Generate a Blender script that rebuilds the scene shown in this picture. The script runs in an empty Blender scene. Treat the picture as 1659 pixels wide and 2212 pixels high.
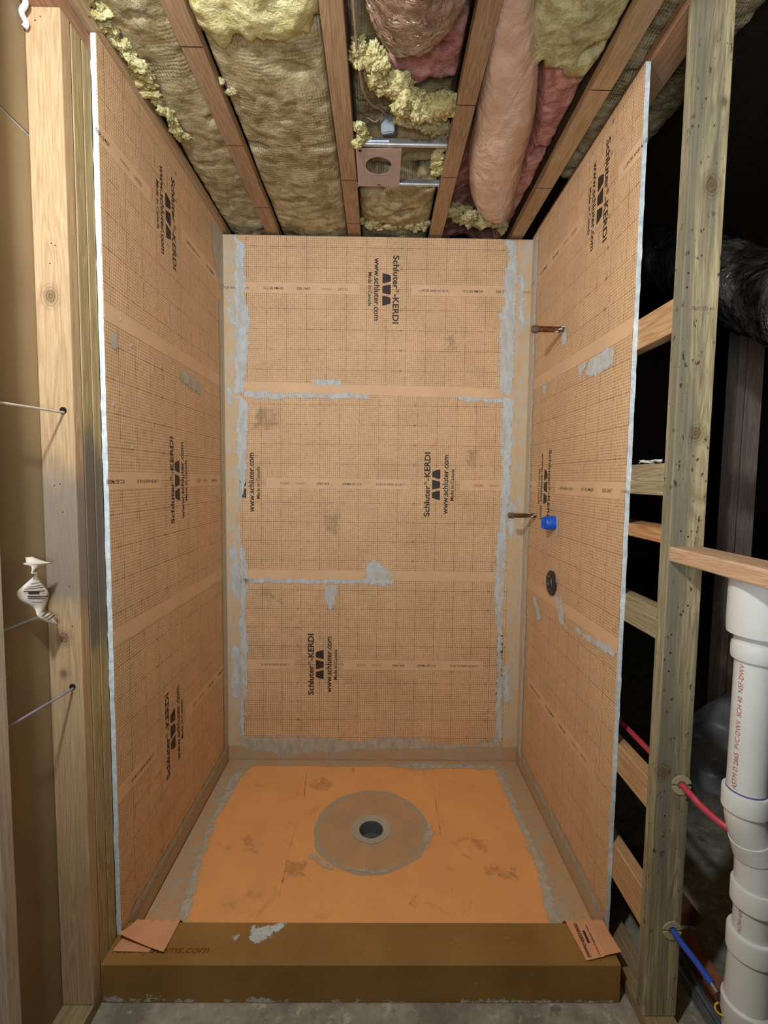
import bpy, bmesh, math, random
from mathutils import Vector, Matrix, noise
random.seed(7)
C = bpy.context.scene.collection
sc = bpy.context.scene

# ------------------------------------------------------------------ camera
cam_d = bpy.data.cameras.new('camera'); cam = bpy.data.objects.new('camera', cam_d); C.objects.link(cam)
cam_d.sensor_fit = 'VERTICAL'; cam_d.sensor_height = 36.0; cam_d.lens = 36.0*1025.89/2212.0
cam_d.clip_start = 0.02
Rt = Vector((0.99988141, -0.00977401, 0.01190069)); Up = Vector((-0.01118015, 0.07073033, 0.99743282)); Fw = Vector((0.01059066, 0.99744759, -0.07061267))
M = Matrix((Rt, Up, -Fw)).transposed().to_4x4(); M.translation = Vector((0.7915, -2.4559, 1.3897))
cam.matrix_world = M
sc.camera = cam

# ------------------------------------------------------------------ light and exposure
w = bpy.data.worlds.new('world'); sc.world = w; w.use_nodes = True
w.node_tree.nodes['Background'].inputs[0].default_value = (0.55, 0.6, 0.7, 1); w.node_tree.nodes['Background'].inputs[1].default_value = 0.02
sc.view_settings.view_transform = 'Standard'; sc.view_settings.look = 'None'; sc.view_settings.gamma = 1.0
sc.view_settings.use_curve_mapping = False
sc.view_settings.exposure = 0.0
LAMP = (0.32, -2.22, 2.34)
LAMP_W = 77.0
UP_W = 24.0
def lamp(name, loc, power, radius, col):
    d = bpy.data.lights.new(name, 'POINT'); d.energy = power; d.shadow_soft_size = radius; d.color = col
    o = bpy.data.objects.new(name, d); o.location = loc; C.objects.link(o); return o
lamp('work_lamp', LAMP, LAMP_W, 0.045, (0.97, 0.99, 1.0))
ud = bpy.data.lights.new('added_upward_fill', 'AREA'); ud.shape = 'RECTANGLE'; ud.size = 0.6; ud.size_y = 0.4; ud.energy = UP_W; ud.color = (0.98, 0.99, 1.0)  # added fill aimed upward to brighten the ceiling, not a real lamp
uo = bpy.data.objects.new('added_upward_fill', ud); uo.location = (0.75, -2.85, 1.35); uo.rotation_euler = (math.radians(180-35), 0, 0); C.objects.link(uo)
W = 1.547
ZS = -0.17          # slab
ZJ = 2.60           # underside of the joists

# ------------------------------------------------------------------ helpers
def lin(c):
    return tuple(((x/255.0)/12.92 if x/255.0 <= 0.04045 else ((x/255.0+0.055)/1.055)**2.4) for x in c) + (1.0,)
class NT:
    def __init__(s, name):
        s.m = bpy.data.materials.new(name); s.m.use_nodes = True; s.t = s.m.node_tree
        s.b = s.t.nodes['Principled BSDF']; s.out = s.t.nodes['Material Output']
    def n(s, kind, **kw):
        x = s.t.nodes.new(kind)
        for k, v in kw.items():
            if k.startswith('i_'): x.inputs[k[2:].replace('_', ' ')].default_value = v
            else: setattr(x, k, v)
        return x
    def l(s, a, b): s.t.links.new(a, b)
    def math(s, op, a, b=None, clamp=False):
        x = s.t.nodes.new('ShaderNodeMath'); x.operation = op; x.use_clamp = clamp
        for i, v in enumerate((a, b)):
            if v is None: continue
            if isinstance(v, (int, float)): x.inputs[i].default_value = v
            else: s.l(v, x.inputs[i])
        return x.outputs[0]
    def mix(s, f, a, b, blend='MIX'):
        x = s.t.nodes.new('ShaderNodeMix'); x.data_type = 'RGBA'; x.blend_type = blend
        for i, v in ((0, f), (6, a), (7, b)):
            if isinstance(v, (int, float)): x.inputs[i].default_value = v
            elif isinstance(v, tuple): x.inputs[i].default_value = v
            else: s.l(v, x.inputs[i])
        return x.outputs[2]
    def ramp(s, f, lo, hi):
        x = s.t.nodes.new('ShaderNodeMapRange'); x.interpolation_type = 'SMOOTHSTEP'
        s.l(f, x.inputs[0]); x.inputs[1].default_value = lo; x.inputs[2].default_value = hi
        return x.outputs[0]
    def noise(s, vec, scale, detail=3, rough=0.55, dist=0.0):
        x = s.t.nodes.new('ShaderNodeTexNoise'); s.l(vec, x.inputs['Vector'])
        x.inputs['Scale'].default_value = scale; x.inputs['Detail'].default_value = detail
        x.inputs['Roughness'].default_value = rough; x.inputs['Distortion'].default_value = dist
        return x.outputs['Fac']
    def obj(s, rand=True):
        tc = s.n('ShaderNodeTexCoord').outputs['Object']
        if not rand: return tc
        oi = s.n('ShaderNodeObjectInfo').outputs['Random']
        v = s.n('ShaderNodeVectorMath', operation='ADD'); s.l(tc, v.inputs[0])
        k = s.math('MULTIPLY', oi, 37.0); cb = s.n('ShaderNodeCombineXYZ'); s.l(k, cb.inputs[0]); s.l(k, cb.inputs[1]); s.l(k, cb.inputs[2])
        s.l(cb.outputs[0], v.inputs[1]); return v.outputs[0]
    def vscale(s, v, sc3):
        x = s.n('ShaderNodeVectorMath', operation='MULTIPLY'); s.l(v, x.inputs[0]); x.inputs[1].default_value = sc3; return x.outputs[0]
    def bump(s, h, strength, dist):
        x = s.n('ShaderNodeBump'); x.inputs['Strength'].default_value = strength; x.inputs['Distance'].default_value = dist
        s.l(h, x.inputs['Height']); s.l(x.outputs[0], s.b.inputs['Normal'])
    def fin(s, col=None, rough=0.8, metal=0.0, spec=0.5):
        if col is not None:
            if isinstance(col, tuple): s.b.inputs['Base Color'].default_value = col
            else: s.l(col, s.b.inputs['Base Color'])
        s.b.inputs['Roughness'].default_value = rough; s.b.inputs['Metallic'].default_value = metal
        s.b.inputs['Specular IOR Level'].default_value = spec
        return s.m

def simple(name, c, rough=0.7, metal=0.0, var=0.12, scale=25.0, bump=0.0, spec=0.4):
    t = NT(name); v = t.obj(); f = t.noise(v, scale, 4)
    a = lin(c); b = tuple(x*(1-var*2) for x in a[:3]) + (1,)
    col = t.mix(t.ramp(f, 0.3, 0.7), b, a)
    if bump: t.bump(t.noise(v, scale*4, 4), bump, 0.002)
    return t.fin(col, rough, metal, spec)

def wood(name, light, dark, axis='z', spots=0.0, grey=None, rough=0.75, knots=(), fine=1.0, stain=None):
    t = NT(name); v = t.obj()
    s = {'x': (0.05, 1, 1), 'y': (1, 0.05, 1), 'z': (1, 1, 0.05)}[axis]
    g = t.vscale(v, s)
    big = t.noise(g, 22*fine, 2, 0.5, 1.2)
    w1 = t.math('FRACT', t.math('MULTIPLY', big, 9.0))
    tri = t.math('ABSOLUTE', t.math('SUBTRACT', t.math('MULTIPLY', w1, 2.0), 1.0))
    f2 = t.noise(g, 240*fine, 4, 0.6)
    f = t.math('ADD', t.math('MULTIPLY', tri, 0.26), t.math('MULTIPLY', f2, 0.85))
    col = t.mix(t.ramp(f, 0.2, 0.95), lin(dark), lin(light))
    big2 = t.noise(v, 5.0, 3)
    if grey:
        gm = t.mix(1.0, col, lin(grey), 'MULTIPLY'); gm = t.mix(0.45, gm, lin(grey))
        col = t.mix(t.ramp(t.noise(g, 14, 4), 0.40, 0.62), col, gm)
        st = t.ramp(t.noise(t.vscale(v, (1, 1, 0.02)), 70, 3, 0.6), 0.52, 0.7)
        col = t.mix(t.math('MULTIPLY', st, 0.4), col, lin((98, 92, 76)))
    if stain:
        (z0, z1, c) = stain
        tcz = t.n('ShaderNodeSeparateXYZ'); t.l(t.n('ShaderNodeTexCoord').outputs['Object'], tcz.inputs[0])
        zz = t.math('ADD', tcz.outputs[2], t.math('MULTIPLY', big2, 0.25))
        msk = t.math('MULTIPLY', t.ramp(zz, z0, z0+0.12), t.math('SUBTRACT', 1.0, t.ramp(zz, z1-0.12, z1)))
        col = t.mix(t.math('MULTIPLY', msk, 0.75), col, lin(c))
    if spots:
        sp = t.noise(t.vscale(v, {'x': (0.5, 1, 1), 'y': (1, .5, 1), 'z': (1, 1, .5)}[axis]), 85, 3, 0.6)
        zone = t.ramp(t.noise(v, 7, 2), 0.36, 0.52)
        col = t.mix(t.math('MULTIPLY', t.math('MULTIPLY', t.ramp(sp, 0.63, 0.68), zone), spots), col, (0.02, 0.02, 0.018, 1))
    tc = t.n('ShaderNodeTexCoord').outputs['Object']
    for (kx, ky, kz, kr) in knots:
        d = t.n('ShaderNodeVectorMath', operation='SUBTRACT'); t.l(tc, d.inputs[0]); d.inputs[1].default_value = (kx, ky, kz)
        d2 = t.vscale(d.outputs[0], (1, 1, 0.8)); ln = t.n('ShaderNodeVectorMath', operation='LENGTH'); t.l(d2, ln.inputs[0])
        r = t.math('DIVIDE', ln.outputs['Value'], kr)
        r = t.math('ADD', r, t.math('MULTIPLY', t.noise(tc, 50, 3), 0.7))
        ring = t.math('ABSOLUTE', t.math('SINE', t.math('MULTIPLY', r, 8.0)))
        core = t.math('MULTIPLY', t.math('SUBTRACT', 1.0, t.ramp(r, 0.8, 1.4)), t.math('ADD', 0.55, t.math('MULTIPLY', ring, 0.4)))
        halo = t.math('SUBTRACT', 1.0, t.ramp(r, 1.2, 2.3))
        col = t.mix(t.math('MULTIPLY', t.math('MULTIPLY', halo, ring), 0.45), col, lin(tuple(x*0.55 for x in dark)))
        col = t.mix(t.math('MULTIPLY', core, 0.8), col, lin((106, 82, 60)))
    t.bump(f, 0.25, 0.001)
    return t.fin(col, rough, 0, 0.25)

# ---- mesh helpers
def setp(o, label=None, cat=None, group=None, kind=None):
    if label: o['label'] = label
    if cat: o['category'] = cat
    if group: o['group'] = group
    if kind: o['kind'] = kind
    return o
def mesh_obj(name, verts, faces, mat, parent=None, smooth=False, center=True, uvs=None, attr=None):
    """verts in world coordinates; origin goes to the middle of the bounds"""
    c = Vector((0, 0, 0))
    if center and verts:
        xs = [v[0] for v in verts]; ys = [v[1] for v in verts]; zs = [v[2] for v in verts]
        c = Vector(((min(xs)+max(xs))/2, (min(ys)+max(ys))/2, (min(zs)+max(zs))/2))
    me = bpy.data.meshes.new(name); me.from_pydata([tuple(Vector(v)-c) for v in verts], [], faces)
    if mat: me.materials.append(mat)
    if smooth:
        for p in me.polygons: p.use_smooth = True
        if not name.startswith(('insulation', 'flexible')): me.set_sharp_from_angle(angle=0.6)
    if uvs:
        ul = me.uv_layers.new(name='UVMap')
        for lp in me.loops: ul.data[lp.index].uv = uvs[lp.vertex_index]
    if attr:
        a = me.attributes.new('d', 'FLOAT', 'POINT')
        for i, v in enumerate(attr): a.data[i].value = v
    me.update()
    o = bpy.data.objects.new(name, me); C.objects.link(o)
    if parent is not None:
        o.parent = parent; o.location = c - wloc(parent)
    else: o.location = c
    return o
def wloc(o):
    v = Vector(o.location)
    while o.parent is not None: o = o.parent; v += Vector(o.location)
    return v
def empty(name, loc, label=None, cat=None, group=None, kind=None):
    o = bpy.data.objects.new(name, None); o.location = loc; o.empty_display_size = 0.05; C.objects.link(o)
    return setp(o, label, cat, group, kind)
class G:
    """collects geometry in world coordinates"""
    def __init__(s): s.v = []; s.f = []
    def add(s, v, f):
        k = len(s.v); s.v += [tuple(x) for x in v]; s.f += [tuple(i+k for i in q) for q in f]; return s
    def box(s, x0, x1, y0, y1, z0, z1, bev=0.0):
        if bev <= 0:
            return s.add([(x0,y0,z0),(x1,y0,z0),(x1,y1,z0),(x0,y1,z0),(x0,y0,z1),(x1,y0,z1),(x1,y1,z1),(x0,y1,z1)],
                         [(3,2,1,0),(4,5,6,7),(0,1,5,4),(1,2,6,5),(2,3,7,6),(3,0,4,7)])
        bm = bmesh.new(); bmesh.ops.create_cube(bm, size=1.0)
        for q in bm.verts: q.co = Vector(((x0+x1)/2+q.co.x*(x1-x0), (y0+y1)/2+q.co.y*(y1-y0), (z0+z1)/2+q.co.z*(z1-z0)))
        bmesh.ops.bevel(bm, geom=list(bm.edges), offset=bev, segments=2, profile=0.5, affect='EDGES')
        bm.verts.index_update()
        s.add([q.co.copy() for q in bm.verts], [[q.index for q in f.verts] for f in bm.faces]); bm.free(); return s
    def prism(s, pts, vec):
        """pts: planar polygon (3D), extruded by vec"""
        n = len(pts); vec = Vector(vec); a = [Vector(p) for p in pts]; b = [p+vec for p in a]
        return s.add(a+b, [tuple(range(n))[::-1], tuple(range(n, 2*n))] + [(i, (i+1) % n, n+(i+1) % n, n+i) for i in range(n)])
    def tube(s, path, rad, seg=16, caps=True, fn=None):
        P = [Vector(p) for p in path]; n = len(P)
        if isinstance(rad, (int, float)): rad = [rad]*n
        vs = []; fs = []
        t0 = (P[1]-P[0]).normalized(); up = Vector((0, 0, 1)) if abs(t0.z) < 0.9 else Vector((1, 0, 0))
        nx = t0.cross(up).normalized()
        for i in range(n):
            t = (P[min(i+1, n-1)]-P[max(i-1, 0)]).normalized()
            nx = (nx - t*nx.dot(t)).normalized(); ny = t.cross(nx)
            for j in range(seg):
                a = 2*math.pi*j/seg; r = rad[i]
                if fn: r = fn(i/(n-1), a, r)
                vs.append(P[i] + (nx*math.cos(a)+ny*math.sin(a))*r)
        for i in range(n-1):
            for j in range(seg):
                k = (j+1) % seg; fs.append((i*seg+j, i*seg+k, (i+1)*seg+k, (i+1)*seg+j))
        if caps: fs.append(tuple(range(seg))[::-1]); fs.append(tuple(range((n-1)*seg, n*seg)))
        return s.add(vs, fs)
    def build(s, name, mat, parent=None, smooth=False, **kw): return mesh_obj(name, s.v, s.f, mat, parent, smooth, **kw)
def board(name, box, mat, label=None, cat=None, group=None, kind=None, parent=None, bev=0.002):
    o = G().box(*box, bev=bev).build(name, mat, parent)
    return setp(o, label, cat, group, kind)
def spline(pts, n):
    """Catmull-Rom through 3D (or nD) points"""
    P = [Vector(p) for p in pts]; out = []
    for i in range(len(P)-1):
        p0 = P[max(i-1, 0)]; p1 = P[i]; p2 = P[i+1]; p3 = P[min(i+2, len(P)-1)]
        for k in range(n):
            t = k/n; out.append(0.5*((2*p1)+(p2-p0)*t+(2*p0-5*p1+4*p2-p3)*t*t+(3*p1-p0-3*p2+p3)*t**3))
    out.append(P[-1]); return out

# ------------------------------------------------------------------ materials
def membrane_mat(name, base, line, grid=True):
    t = NT(name); uv = t.n('ShaderNodeUVMap').outputs[0]; v = t.obj()
    sp = t.n('ShaderNodeSeparateXYZ'); t.l(uv, sp.inputs[0])
    big = t.noise(v, 6, 4); fin = t.noise(v, 420, 2)
    b = lin(base)
    col = t.mix(t.ramp(big, 0.3, 0.75), tuple(x*0.86 for x in b[:3])+(1,), b)
    col = t.mix(t.math('MULTIPLY', t.ramp(fin, 0.35, 0.7), 0.35), col, tuple(min(1, x*1.25) for x in b[:3])+(1,))
    dirt = t.ramp(t.noise(v, 9, 6, 0.7), 0.60, 0.78)
    col = t.mix(t.math('MULTIPLY', dirt, 0.30), col, lin((120, 92, 70)))
    if grid:
        def ln(c, step, wd):
            q = t.math('ABSOLUTE', t.math('SUBTRACT', t.math('FRACT', t.math('ADD', t.math('DIVIDE', c, step), 0.5)), 0.5))
            return t.math('SUBTRACT', 1.0, t.ramp(q, wd/step*0.5, wd/step*1.1))
        mn = t.math('MAXIMUM', ln(sp.outputs[0], 0.01, 0.0016), ln(sp.outputs[1], 0.01, 0.0016))
        mj = t.math('MAXIMUM', ln(sp.outputs[0], 0.1, 0.0022), ln(sp.outputs[1], 0.1, 0.0022))
        wear = t.math('ADD', 0.45, t.math('MULTIPLY', t.ramp(t.noise(v, 55, 4), 0.25, 0.75), 0.55))
        k = t.math('ADD', t.math('MULTIPLY', mn, 0.70), t.math('MULTIPLY', mj, 0.45), True)
        col = t.mix(t.math('MULTIPLY', k, wear), col, lin(line))
    col = t.mix(t.math('MULTIPLY', t.ramp(t.noise(t.vscale(v, (1, 1, 0.5)), 75, 3, 0.6), 0.72, 0.77), 0.6), col, lin((236, 222, 210)))
    t.bump(t.noise(v, 260, 3), 0.25, 0.001)
    return t.fin(col, 0.62, 0, 0.35)
M_MEM = membrane_mat('kerdi_printed_fleece', (230, 196, 155), (120, 78, 52))
M_PLAIN = membrane_mat('kerdi_plain_fleece', (224, 190, 152), (0, 0, 0), False)
def band_mat():
    t = NT('band_fleece_with_thinset_haze'); v = t.obj()
    col = t.mix(t.ramp(t.noise(v, 14, 5, 0.65), 0.38, 0.66), lin((208, 182, 146)), lin((198, 192, 178)))
    col = t.mix(t.math('MULTIPLY', t.ramp(t.noise(t.vscale(v, (1, 1, 0.3)), 60, 4), 0.5, 0.75), 0.35), col, lin((190, 150, 100)))
    t.bump(t.noise(v, 180, 3), 0.3, 0.001); return t.fin(col, 0.7, 0, 0.3)
M_BAND = band_mat()
def floorband_mat():
    t = NT('floor_band_with_thinset_haze'); v = t.obj()
    col = t.mix(t.ramp(t.noise(v, 10, 6, 0.7), 0.35, 0.68), lin((196, 158, 118)), lin((178, 168, 150)))
    col = t.mix(t.math('MULTIPLY', t.ramp(t.noise(v, 70, 4), 0.5, 0.7), 0.3), col, lin((140, 128, 108)))
    t.bump(t.noise(v, 120, 4), 0.4, 0.001); return t.fin(col, 0.75, 0, 0.3)
M_FBAND = floorband_mat()
def smear_mat(name, c, solid=0.88, lo=0.55):
    t = NT(name); v = t.obj()
    at = t.n('ShaderNodeAttribute', attribute_name='d').outputs['Fac']
    nzs = 0.12 if name in ('dark_scratch', 'white_mortar_drip') else (2.0 if name == 'grey_scuff' else 1.0)
    nz = t.math('ADD', t.math('MULTIPLY', t.math('SUBTRACT', t.noise(v, 28, 8, 0.78), 0.5), 0.085),
                t.math('MULTIPLY', t.math('SUBTRACT', t.noise(t.vscale(v, (1, 1, 0.5)), 130, 3), 0.5), 0.012))
    edge = t.ramp(t.math('ADD', at, t.math('MULTIPLY', nz, nzs)), 0.0, 0.0035)
    thick = t.ramp(t.noise(t.vscale(v, (1, 1, 0.4)), 30, 6, 0.7), 0.3, 0.62)
    a = t.math('MULTIPLY', edge, t.math('ADD', lo, t.math('MULTIPLY', thick, solid-lo)))
    cc = lin(c)
    col = t.mix(t.noise(v, 35, 4), tuple(x*0.9 for x in cc[:3])+(1,), cc)
    t.fin(col, 0.8, 0, 0.3)
    t.l(a, t.b.inputs['Alpha'])
    return t.m
M_THIN = smear_mat('thinset_smear', (214, 226, 232))
M_THIN2 = smear_mat('grey_thinset_smear', (200, 200, 188))
M_DRIP = smear_mat('white_mortar_drip', (226, 222, 214), 0.8, 0.4)
M_DIRT = smear_mat('grey_scuff', (104, 94, 86), 0.24, 0.0)
M_SCR = smear_mat('dark_scratch', (84, 62, 46), 0.75, 0.3)
M_CORE = simple('gypsum_core', (222, 234, 240), 0.9, var=0.14, scale=60, bump=0.3)
M_KRAFT = simple('kraft_backing_paper', (150, 130, 98), 0.55, var=0.07, scale=3)
M_KRAFT2 = simple('grey_paper', (178, 172, 162), 0.7, var=0.05)
M_INK = simple('black_print_ink', (62, 48, 42), 0.6, var=0.15, scale=90)
M_INKF = simple('faded_print_ink', (150, 112, 84), 0.6, var=0.1, scale=90)
W_FRESH = lambda ax: wood('fresh_spruce_'+ax, (214, 172, 122), (170, 124, 80), ax)
M_STUD_F = wood('pale_spruce_stud', (204, 178, 142), (168, 138, 102), 'z', knots=((-0.004, -0.019, 0.64, 0.018), (-0.002, -0.019, -0.26, 0.016), (-0.006, -0.019, -0.36, 0.010)), stain=(-0.1, 0.38, (128, 122, 116)))
M_STUD_W = wood('weathered_stud', (206, 194, 156), (132, 120, 90), 'z', spots=0.85, grey=(150, 150, 136), knots=((0.012, -0.02, 0.902, 0.020), (0.031, -0.02, 1.100, 0.010), (0.008, -0.02, 0.285, 0.018), (-0.030, -0.02, -0.638, 0.018)))
M_STUD_G = wood('green_grey_stud', (196, 178, 134), (146, 126, 88), 'z', stain=(-0.25, 0.45, (92, 92, 92)))
M_BLK_F = wood('fresh_block', (208, 174, 132), (164, 126, 88), 'y')
M_BLK_O = wood('orange_block', (206, 160, 114), (156, 108, 70), 'y')
M_BLK_P = wood('treated_block', (178, 168, 138), (126, 112, 84), 'y')
M_LEDGE = wood('pink_fir_ledge', (212, 182, 152), (174, 138, 108), 'y', knots=((-0.04, -0.02, 0.0, 0.016),))
M_JOIST = wood('brown_joist_flange', (178, 148, 116), (138, 108, 80), 'y', fine=1.2)
M_JOIST2 = wood('tan_joist_flange', (192, 164, 128), (148, 120, 90), 'y', fine=1.2)
M_PLATE = wood('top_plate_wood', (184, 146, 112), (140, 104, 76), 'y')
M_PLATE_D = wood('sill_plate_wood', (170, 152, 118), (120, 100, 70), 'y')
M_OSB = simple('osb_web', (120, 92, 60), 0.85, var=0.25, scale=60)
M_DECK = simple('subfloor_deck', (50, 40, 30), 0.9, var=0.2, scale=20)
def insul(name, a, b, ridge=False):
    t = NT(name); v = t.obj()
    f = t.noise(v, 16, 7, 0.68, 0.6); g = t.noise(v, 120, 4, 0.7)
    col = t.mix(t.ramp(f, 0.34, 0.64), lin(b), lin(a))
    col = t.mix(t.math('MULTIPLY', t.ramp(g, 0.5, 0.75), 0.4), col, tuple(x*0.5 for x in lin(b)[:3])+(1,))
    h = t.math('ADD', f, t.math('MULTIPLY', g, 0.5))
    if ridge:
        sp = t.n('ShaderNodeSeparateXYZ'); t.l(v, sp.inputs[0])
        r = t.math('SINE', t.math('MULTIPLY', t.math('ADD', sp.outputs[0], t.math('MULTIPLY', f, 0.01)), 700.0))
        q = t.math('SINE', t.math('MULTIPLY', t.math('ADD', sp.outputs[1], t.math('MULTIPLY', f, 0.02)), 500.0))
        rm = t.math('MULTIPLY', t.math('ADD', r, t.math('MULTIPLY', q, 0.5)), t.ramp(t.noise(v, 5, 2), 0.35, 0.65))
        h = t.math('ADD', h, t.math('MULTIPLY', rm, 0.16))
    t.bump(h, 0.9, 0.012); return t.fin(col, 0.95, 0, 0.1)
M_INS_T = insul('mineral_wool_tan_skin', (196, 184, 148), (150, 134, 96), True)
M_INS_Y = insul('mineral_wool_yellow_torn', (236, 232, 178), (190, 178, 120))
M_INS_G = insul('mineral_wool_green_yellow', (212, 206, 160), (160, 148, 104))
M_INS_P = insul('pink_fibreglass', (212, 162, 152), (166, 108, 102))
def plastic_wrap(name, a, b, rough, crease=1.0, metal=0.25):
    t = NT(name); v = t.obj()
    f = t.noise(v, 12, 4, 0.5, 0.8)
    def rid(vec, sc, dist): return t.math('SUBTRACT', 1.0, t.math('MULTIPLY', t.math('ABSOLUTE', t.math('SUBTRACT', t.noise(vec, sc, 3, 0.55, dist), 0.5)), 5.0), True)
    r1 = rid(t.vscale(v, (1, 0.5, 1)), 9, 1.2); r2 = rid(t.vscale(v, (0.6, 1.4, 0.6)), 26, 0.8)
    col = t.mix(t.ramp(f, 0.35, 0.65), lin(b), lin(a))
    col = t.mix(t.math('MULTIPLY', r1, 0.25), col, lin(tuple(x*0.6 for x in b)))
    t.bump(t.math('ADD', t.math('MULTIPLY', r1, 1.0), t.math('MULTIPLY', r2, 0.35)), 0.8*crease, 0.012)
    t.fin(col, rough, metal, 0.8); t.b.inputs['Coat Weight'].default_value = 0.6; t.b.inputs['Coat Roughness'].default_value = 0.1
    return t.m
M_WRAP_B = plastic_wrap('brown_foil_wrap', (190, 160, 140), (120, 92, 76), 0.16, 1.3)
M_WRAP_P = plastic_wrap('pink_plastic_sleeve', (226, 196, 178), (204, 168, 148), 0.32, 0.45, 0.1)
M_WRAP_K = plastic_wrap('black_plastic_sleeve', (104, 98, 96), (40, 38, 40), 0.3)
M_GALV = simple('galvanised_steel', (188, 198, 210), 0.32, 0.9, 0.1, 30)
M_PLATEM = simple('primed_steel_plate', (186, 170, 166), 0.5, 0.35, 0.06, 30)
M_BOXG = simple('grey_steel_box', (120, 128, 136), 0.5, 0.2, 0.1)
M_PVC = simple('white_pvc', (214, 220, 222), 0.35, 0, 0.02, 10, spec=0.5)
M_PRIMER = simple('purple_primer', (90, 80, 150), 0.5, 0)
M_REDINK = simple('red_print_ink', (190, 90, 84), 0.6, var=0.1)
M_PEXR = simple('red_pex', (196, 70, 88), 0.4, 0, 0.06)
M_PEXB = simple('blue_pex', (52, 84, 190), 0.4, 0, 0.06)
M_BLUE = simple('blue_plastic', (30, 92, 214), 0.35, 0, 0.04)
M_BLACK = simple('black_plastic', (44, 44, 46), 0.4, 0, 0.1)
M_BRONZE = simple('tarnished_copper', (138, 100, 66), 0.35, 0.75, 0.3, 60)
M_BRASS = simple('aged_brass_cap', (136, 124, 112), 0.35, 0.7, 0.2, 50)
M_GROM = simple('cream_plastic_grommet', (186, 178, 142), 0.5, 0, 0.06)
M_TWINE = simple('white_twine', (214, 208, 196), 0.8)
M_TWINEB = simple('blue_grey_cord', (150, 150, 172), 0.7)
M_PAPER = simple('white_paper_tag', (222, 218, 208), 0.6, var=0.04)
M_CAULK = simple('white_foam_wrap', (222, 220, 218), 0.6, bump=0.4)
M_CABLE = simple('grey_brown_cable', (150, 128, 106), 0.5)
def tray_mat():
    t = NT('orange_foam_tray'); v = t.obj(False)
    col = t.mix(t.ramp(t.noise(v, 5, 4), 0.3, 0.7), lin((238, 176, 112)), lin((230, 168, 110)))
    d = t.ramp(t.noise(v, 7, 6, 0.7, 0.8), 0.58, 0.74)
    col = t.mix(t.math('MULTIPLY', d, 0.5), col, lin((150, 112, 78)))
    s = t.ramp(t.noise(t.vscale(v, (1, .6, 1)), 38, 4, 0.7), 0.70, 0.76)
    col = t.mix(t.math('MULTIPLY', s, 0.5), col, lin((110, 80, 60)))
    t.bump(t.noise(v, 300, 2), 0.2, 0.001); return t.fin(col, 0.7, 0, 0.3)
M_TRAY = tray_mat()
def curb_mat():
    t = NT('curb_fleece_board'); v = t.obj()
    f = t.noise(v, 300, 3); 
    w1 = t.n('ShaderNodeSeparateXYZ'); t.l(v, w1.inputs[0])
    gx = t.math('SINE', t.math('MULTIPLY', w1.outputs[0], 1400.0)); gy = t.math('SINE', t.math('MULTIPLY', t.math('ADD', w1.outputs[1], w1.outputs[2]), 1400.0))
    gm = t.math('MULTIPLY', t.math('ADD', gx, gy), 0.1)
    col = t.mix(t.ramp(t.math('ADD', t.noise(v, 4, 4), gm), 0.3, 0.75), lin((132, 98, 50)), lin((156, 120, 66)))
    col = t.mix(t.math('MULTIPLY', t.ramp(t.noise(t.vscale(v, (1, 4, 1)), 40, 4), 0.66, 0.74), 0.4), col, lin((196, 160, 110)))
    t.bump(f, 0.3, 0.001); return t.fin(col, 0.6, 0, 0.35)
M_CURB = curb_mat()
def collar_mat():
    t = NT('drain_fleece_with_thinset'); v = t.obj(False)
    ln = t.n('ShaderNodeVectorMath', operation='LENGTH'); t.l(t.vscale(v, (1, 1, 0)), ln.inputs[0]); r = ln.outputs['Value']
    col = t.mix(t.ramp(t.noise(v, 9, 5), 0.35, 0.65), lin((196, 158, 118)), lin((178, 152, 122)))
    k = t.math('SUBTRACT', 1.0, t.ramp(t.math('ADD', r, t.math('MULTIPLY', t.noise(v, 25, 3), 0.03)), 0.085, 0.115))
    col = t.mix(t.math('MULTIPLY', k, 0.85), col, lin((176, 174, 160)))
    e = t.ramp(t.math('ADD', r, t.math('MULTIPLY', t.noise(v, 18, 4), 0.04)), 0.235, 0.262)
    col = t.mix(t.math('MULTIPLY', e, 0.8), col, lin((172, 164, 146)))
    return t.fin(col, 0.75, 0, 0.3)
M_COLLAR = collar_mat()
M_THROAT = simple('grey_abs_drain', (96, 100, 106), 0.4, 0, 0.1)
def slab_mat():
    t = NT('stained_concrete'); v = t.obj(False)
    col = t.mix(t.ramp(t.noise(v, 9, 7, 0.7), 0.35, 0.66), lin((120, 116, 102)), lin((160, 156, 142)))
    col = t.mix(t.math('MULTIPLY', t.ramp(t.noise(v, 24, 5, 0.7), 0.55, 0.68), 0.6), col, lin((196, 192, 178)))
    col = t.mix(t.math('MULTIPLY', t.ramp(t.noise(v, 17, 3), 0.64, 0.7), 0.6), col, lin((70, 66, 58)))
    t.bump(t.noise(v, 60, 5), 0.4, 0.002); return t.fin(col, 0.85, 0, 0.3)
M_SLAB = slab_mat()
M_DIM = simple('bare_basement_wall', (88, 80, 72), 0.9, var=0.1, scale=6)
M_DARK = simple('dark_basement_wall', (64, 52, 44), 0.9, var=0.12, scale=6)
M_OLDW = wood('old_grey_framing', (190, 176, 164), (140, 126, 114), 'z')
M_OLDWX = wood('old_grey_framing_x', (176, 160, 146), (126, 110, 98), 'x')
M_PLYR = simple('red_brown_board', (104, 58, 44), 0.8, var=0.1)
def sheet_mat():
    t = NT('clear_plastic_sheeting'); t.fin(lin((170, 176, 186)), 0.3, 0, 0.6); v = t.obj()
    t.l(t.math('ADD', 0.25, t.math('MULTIPLY', t.noise(v, 12, 4), 0.35)), t.b.inputs['Alpha']); return t.m
M_SHEET = sheet_mat()

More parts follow.
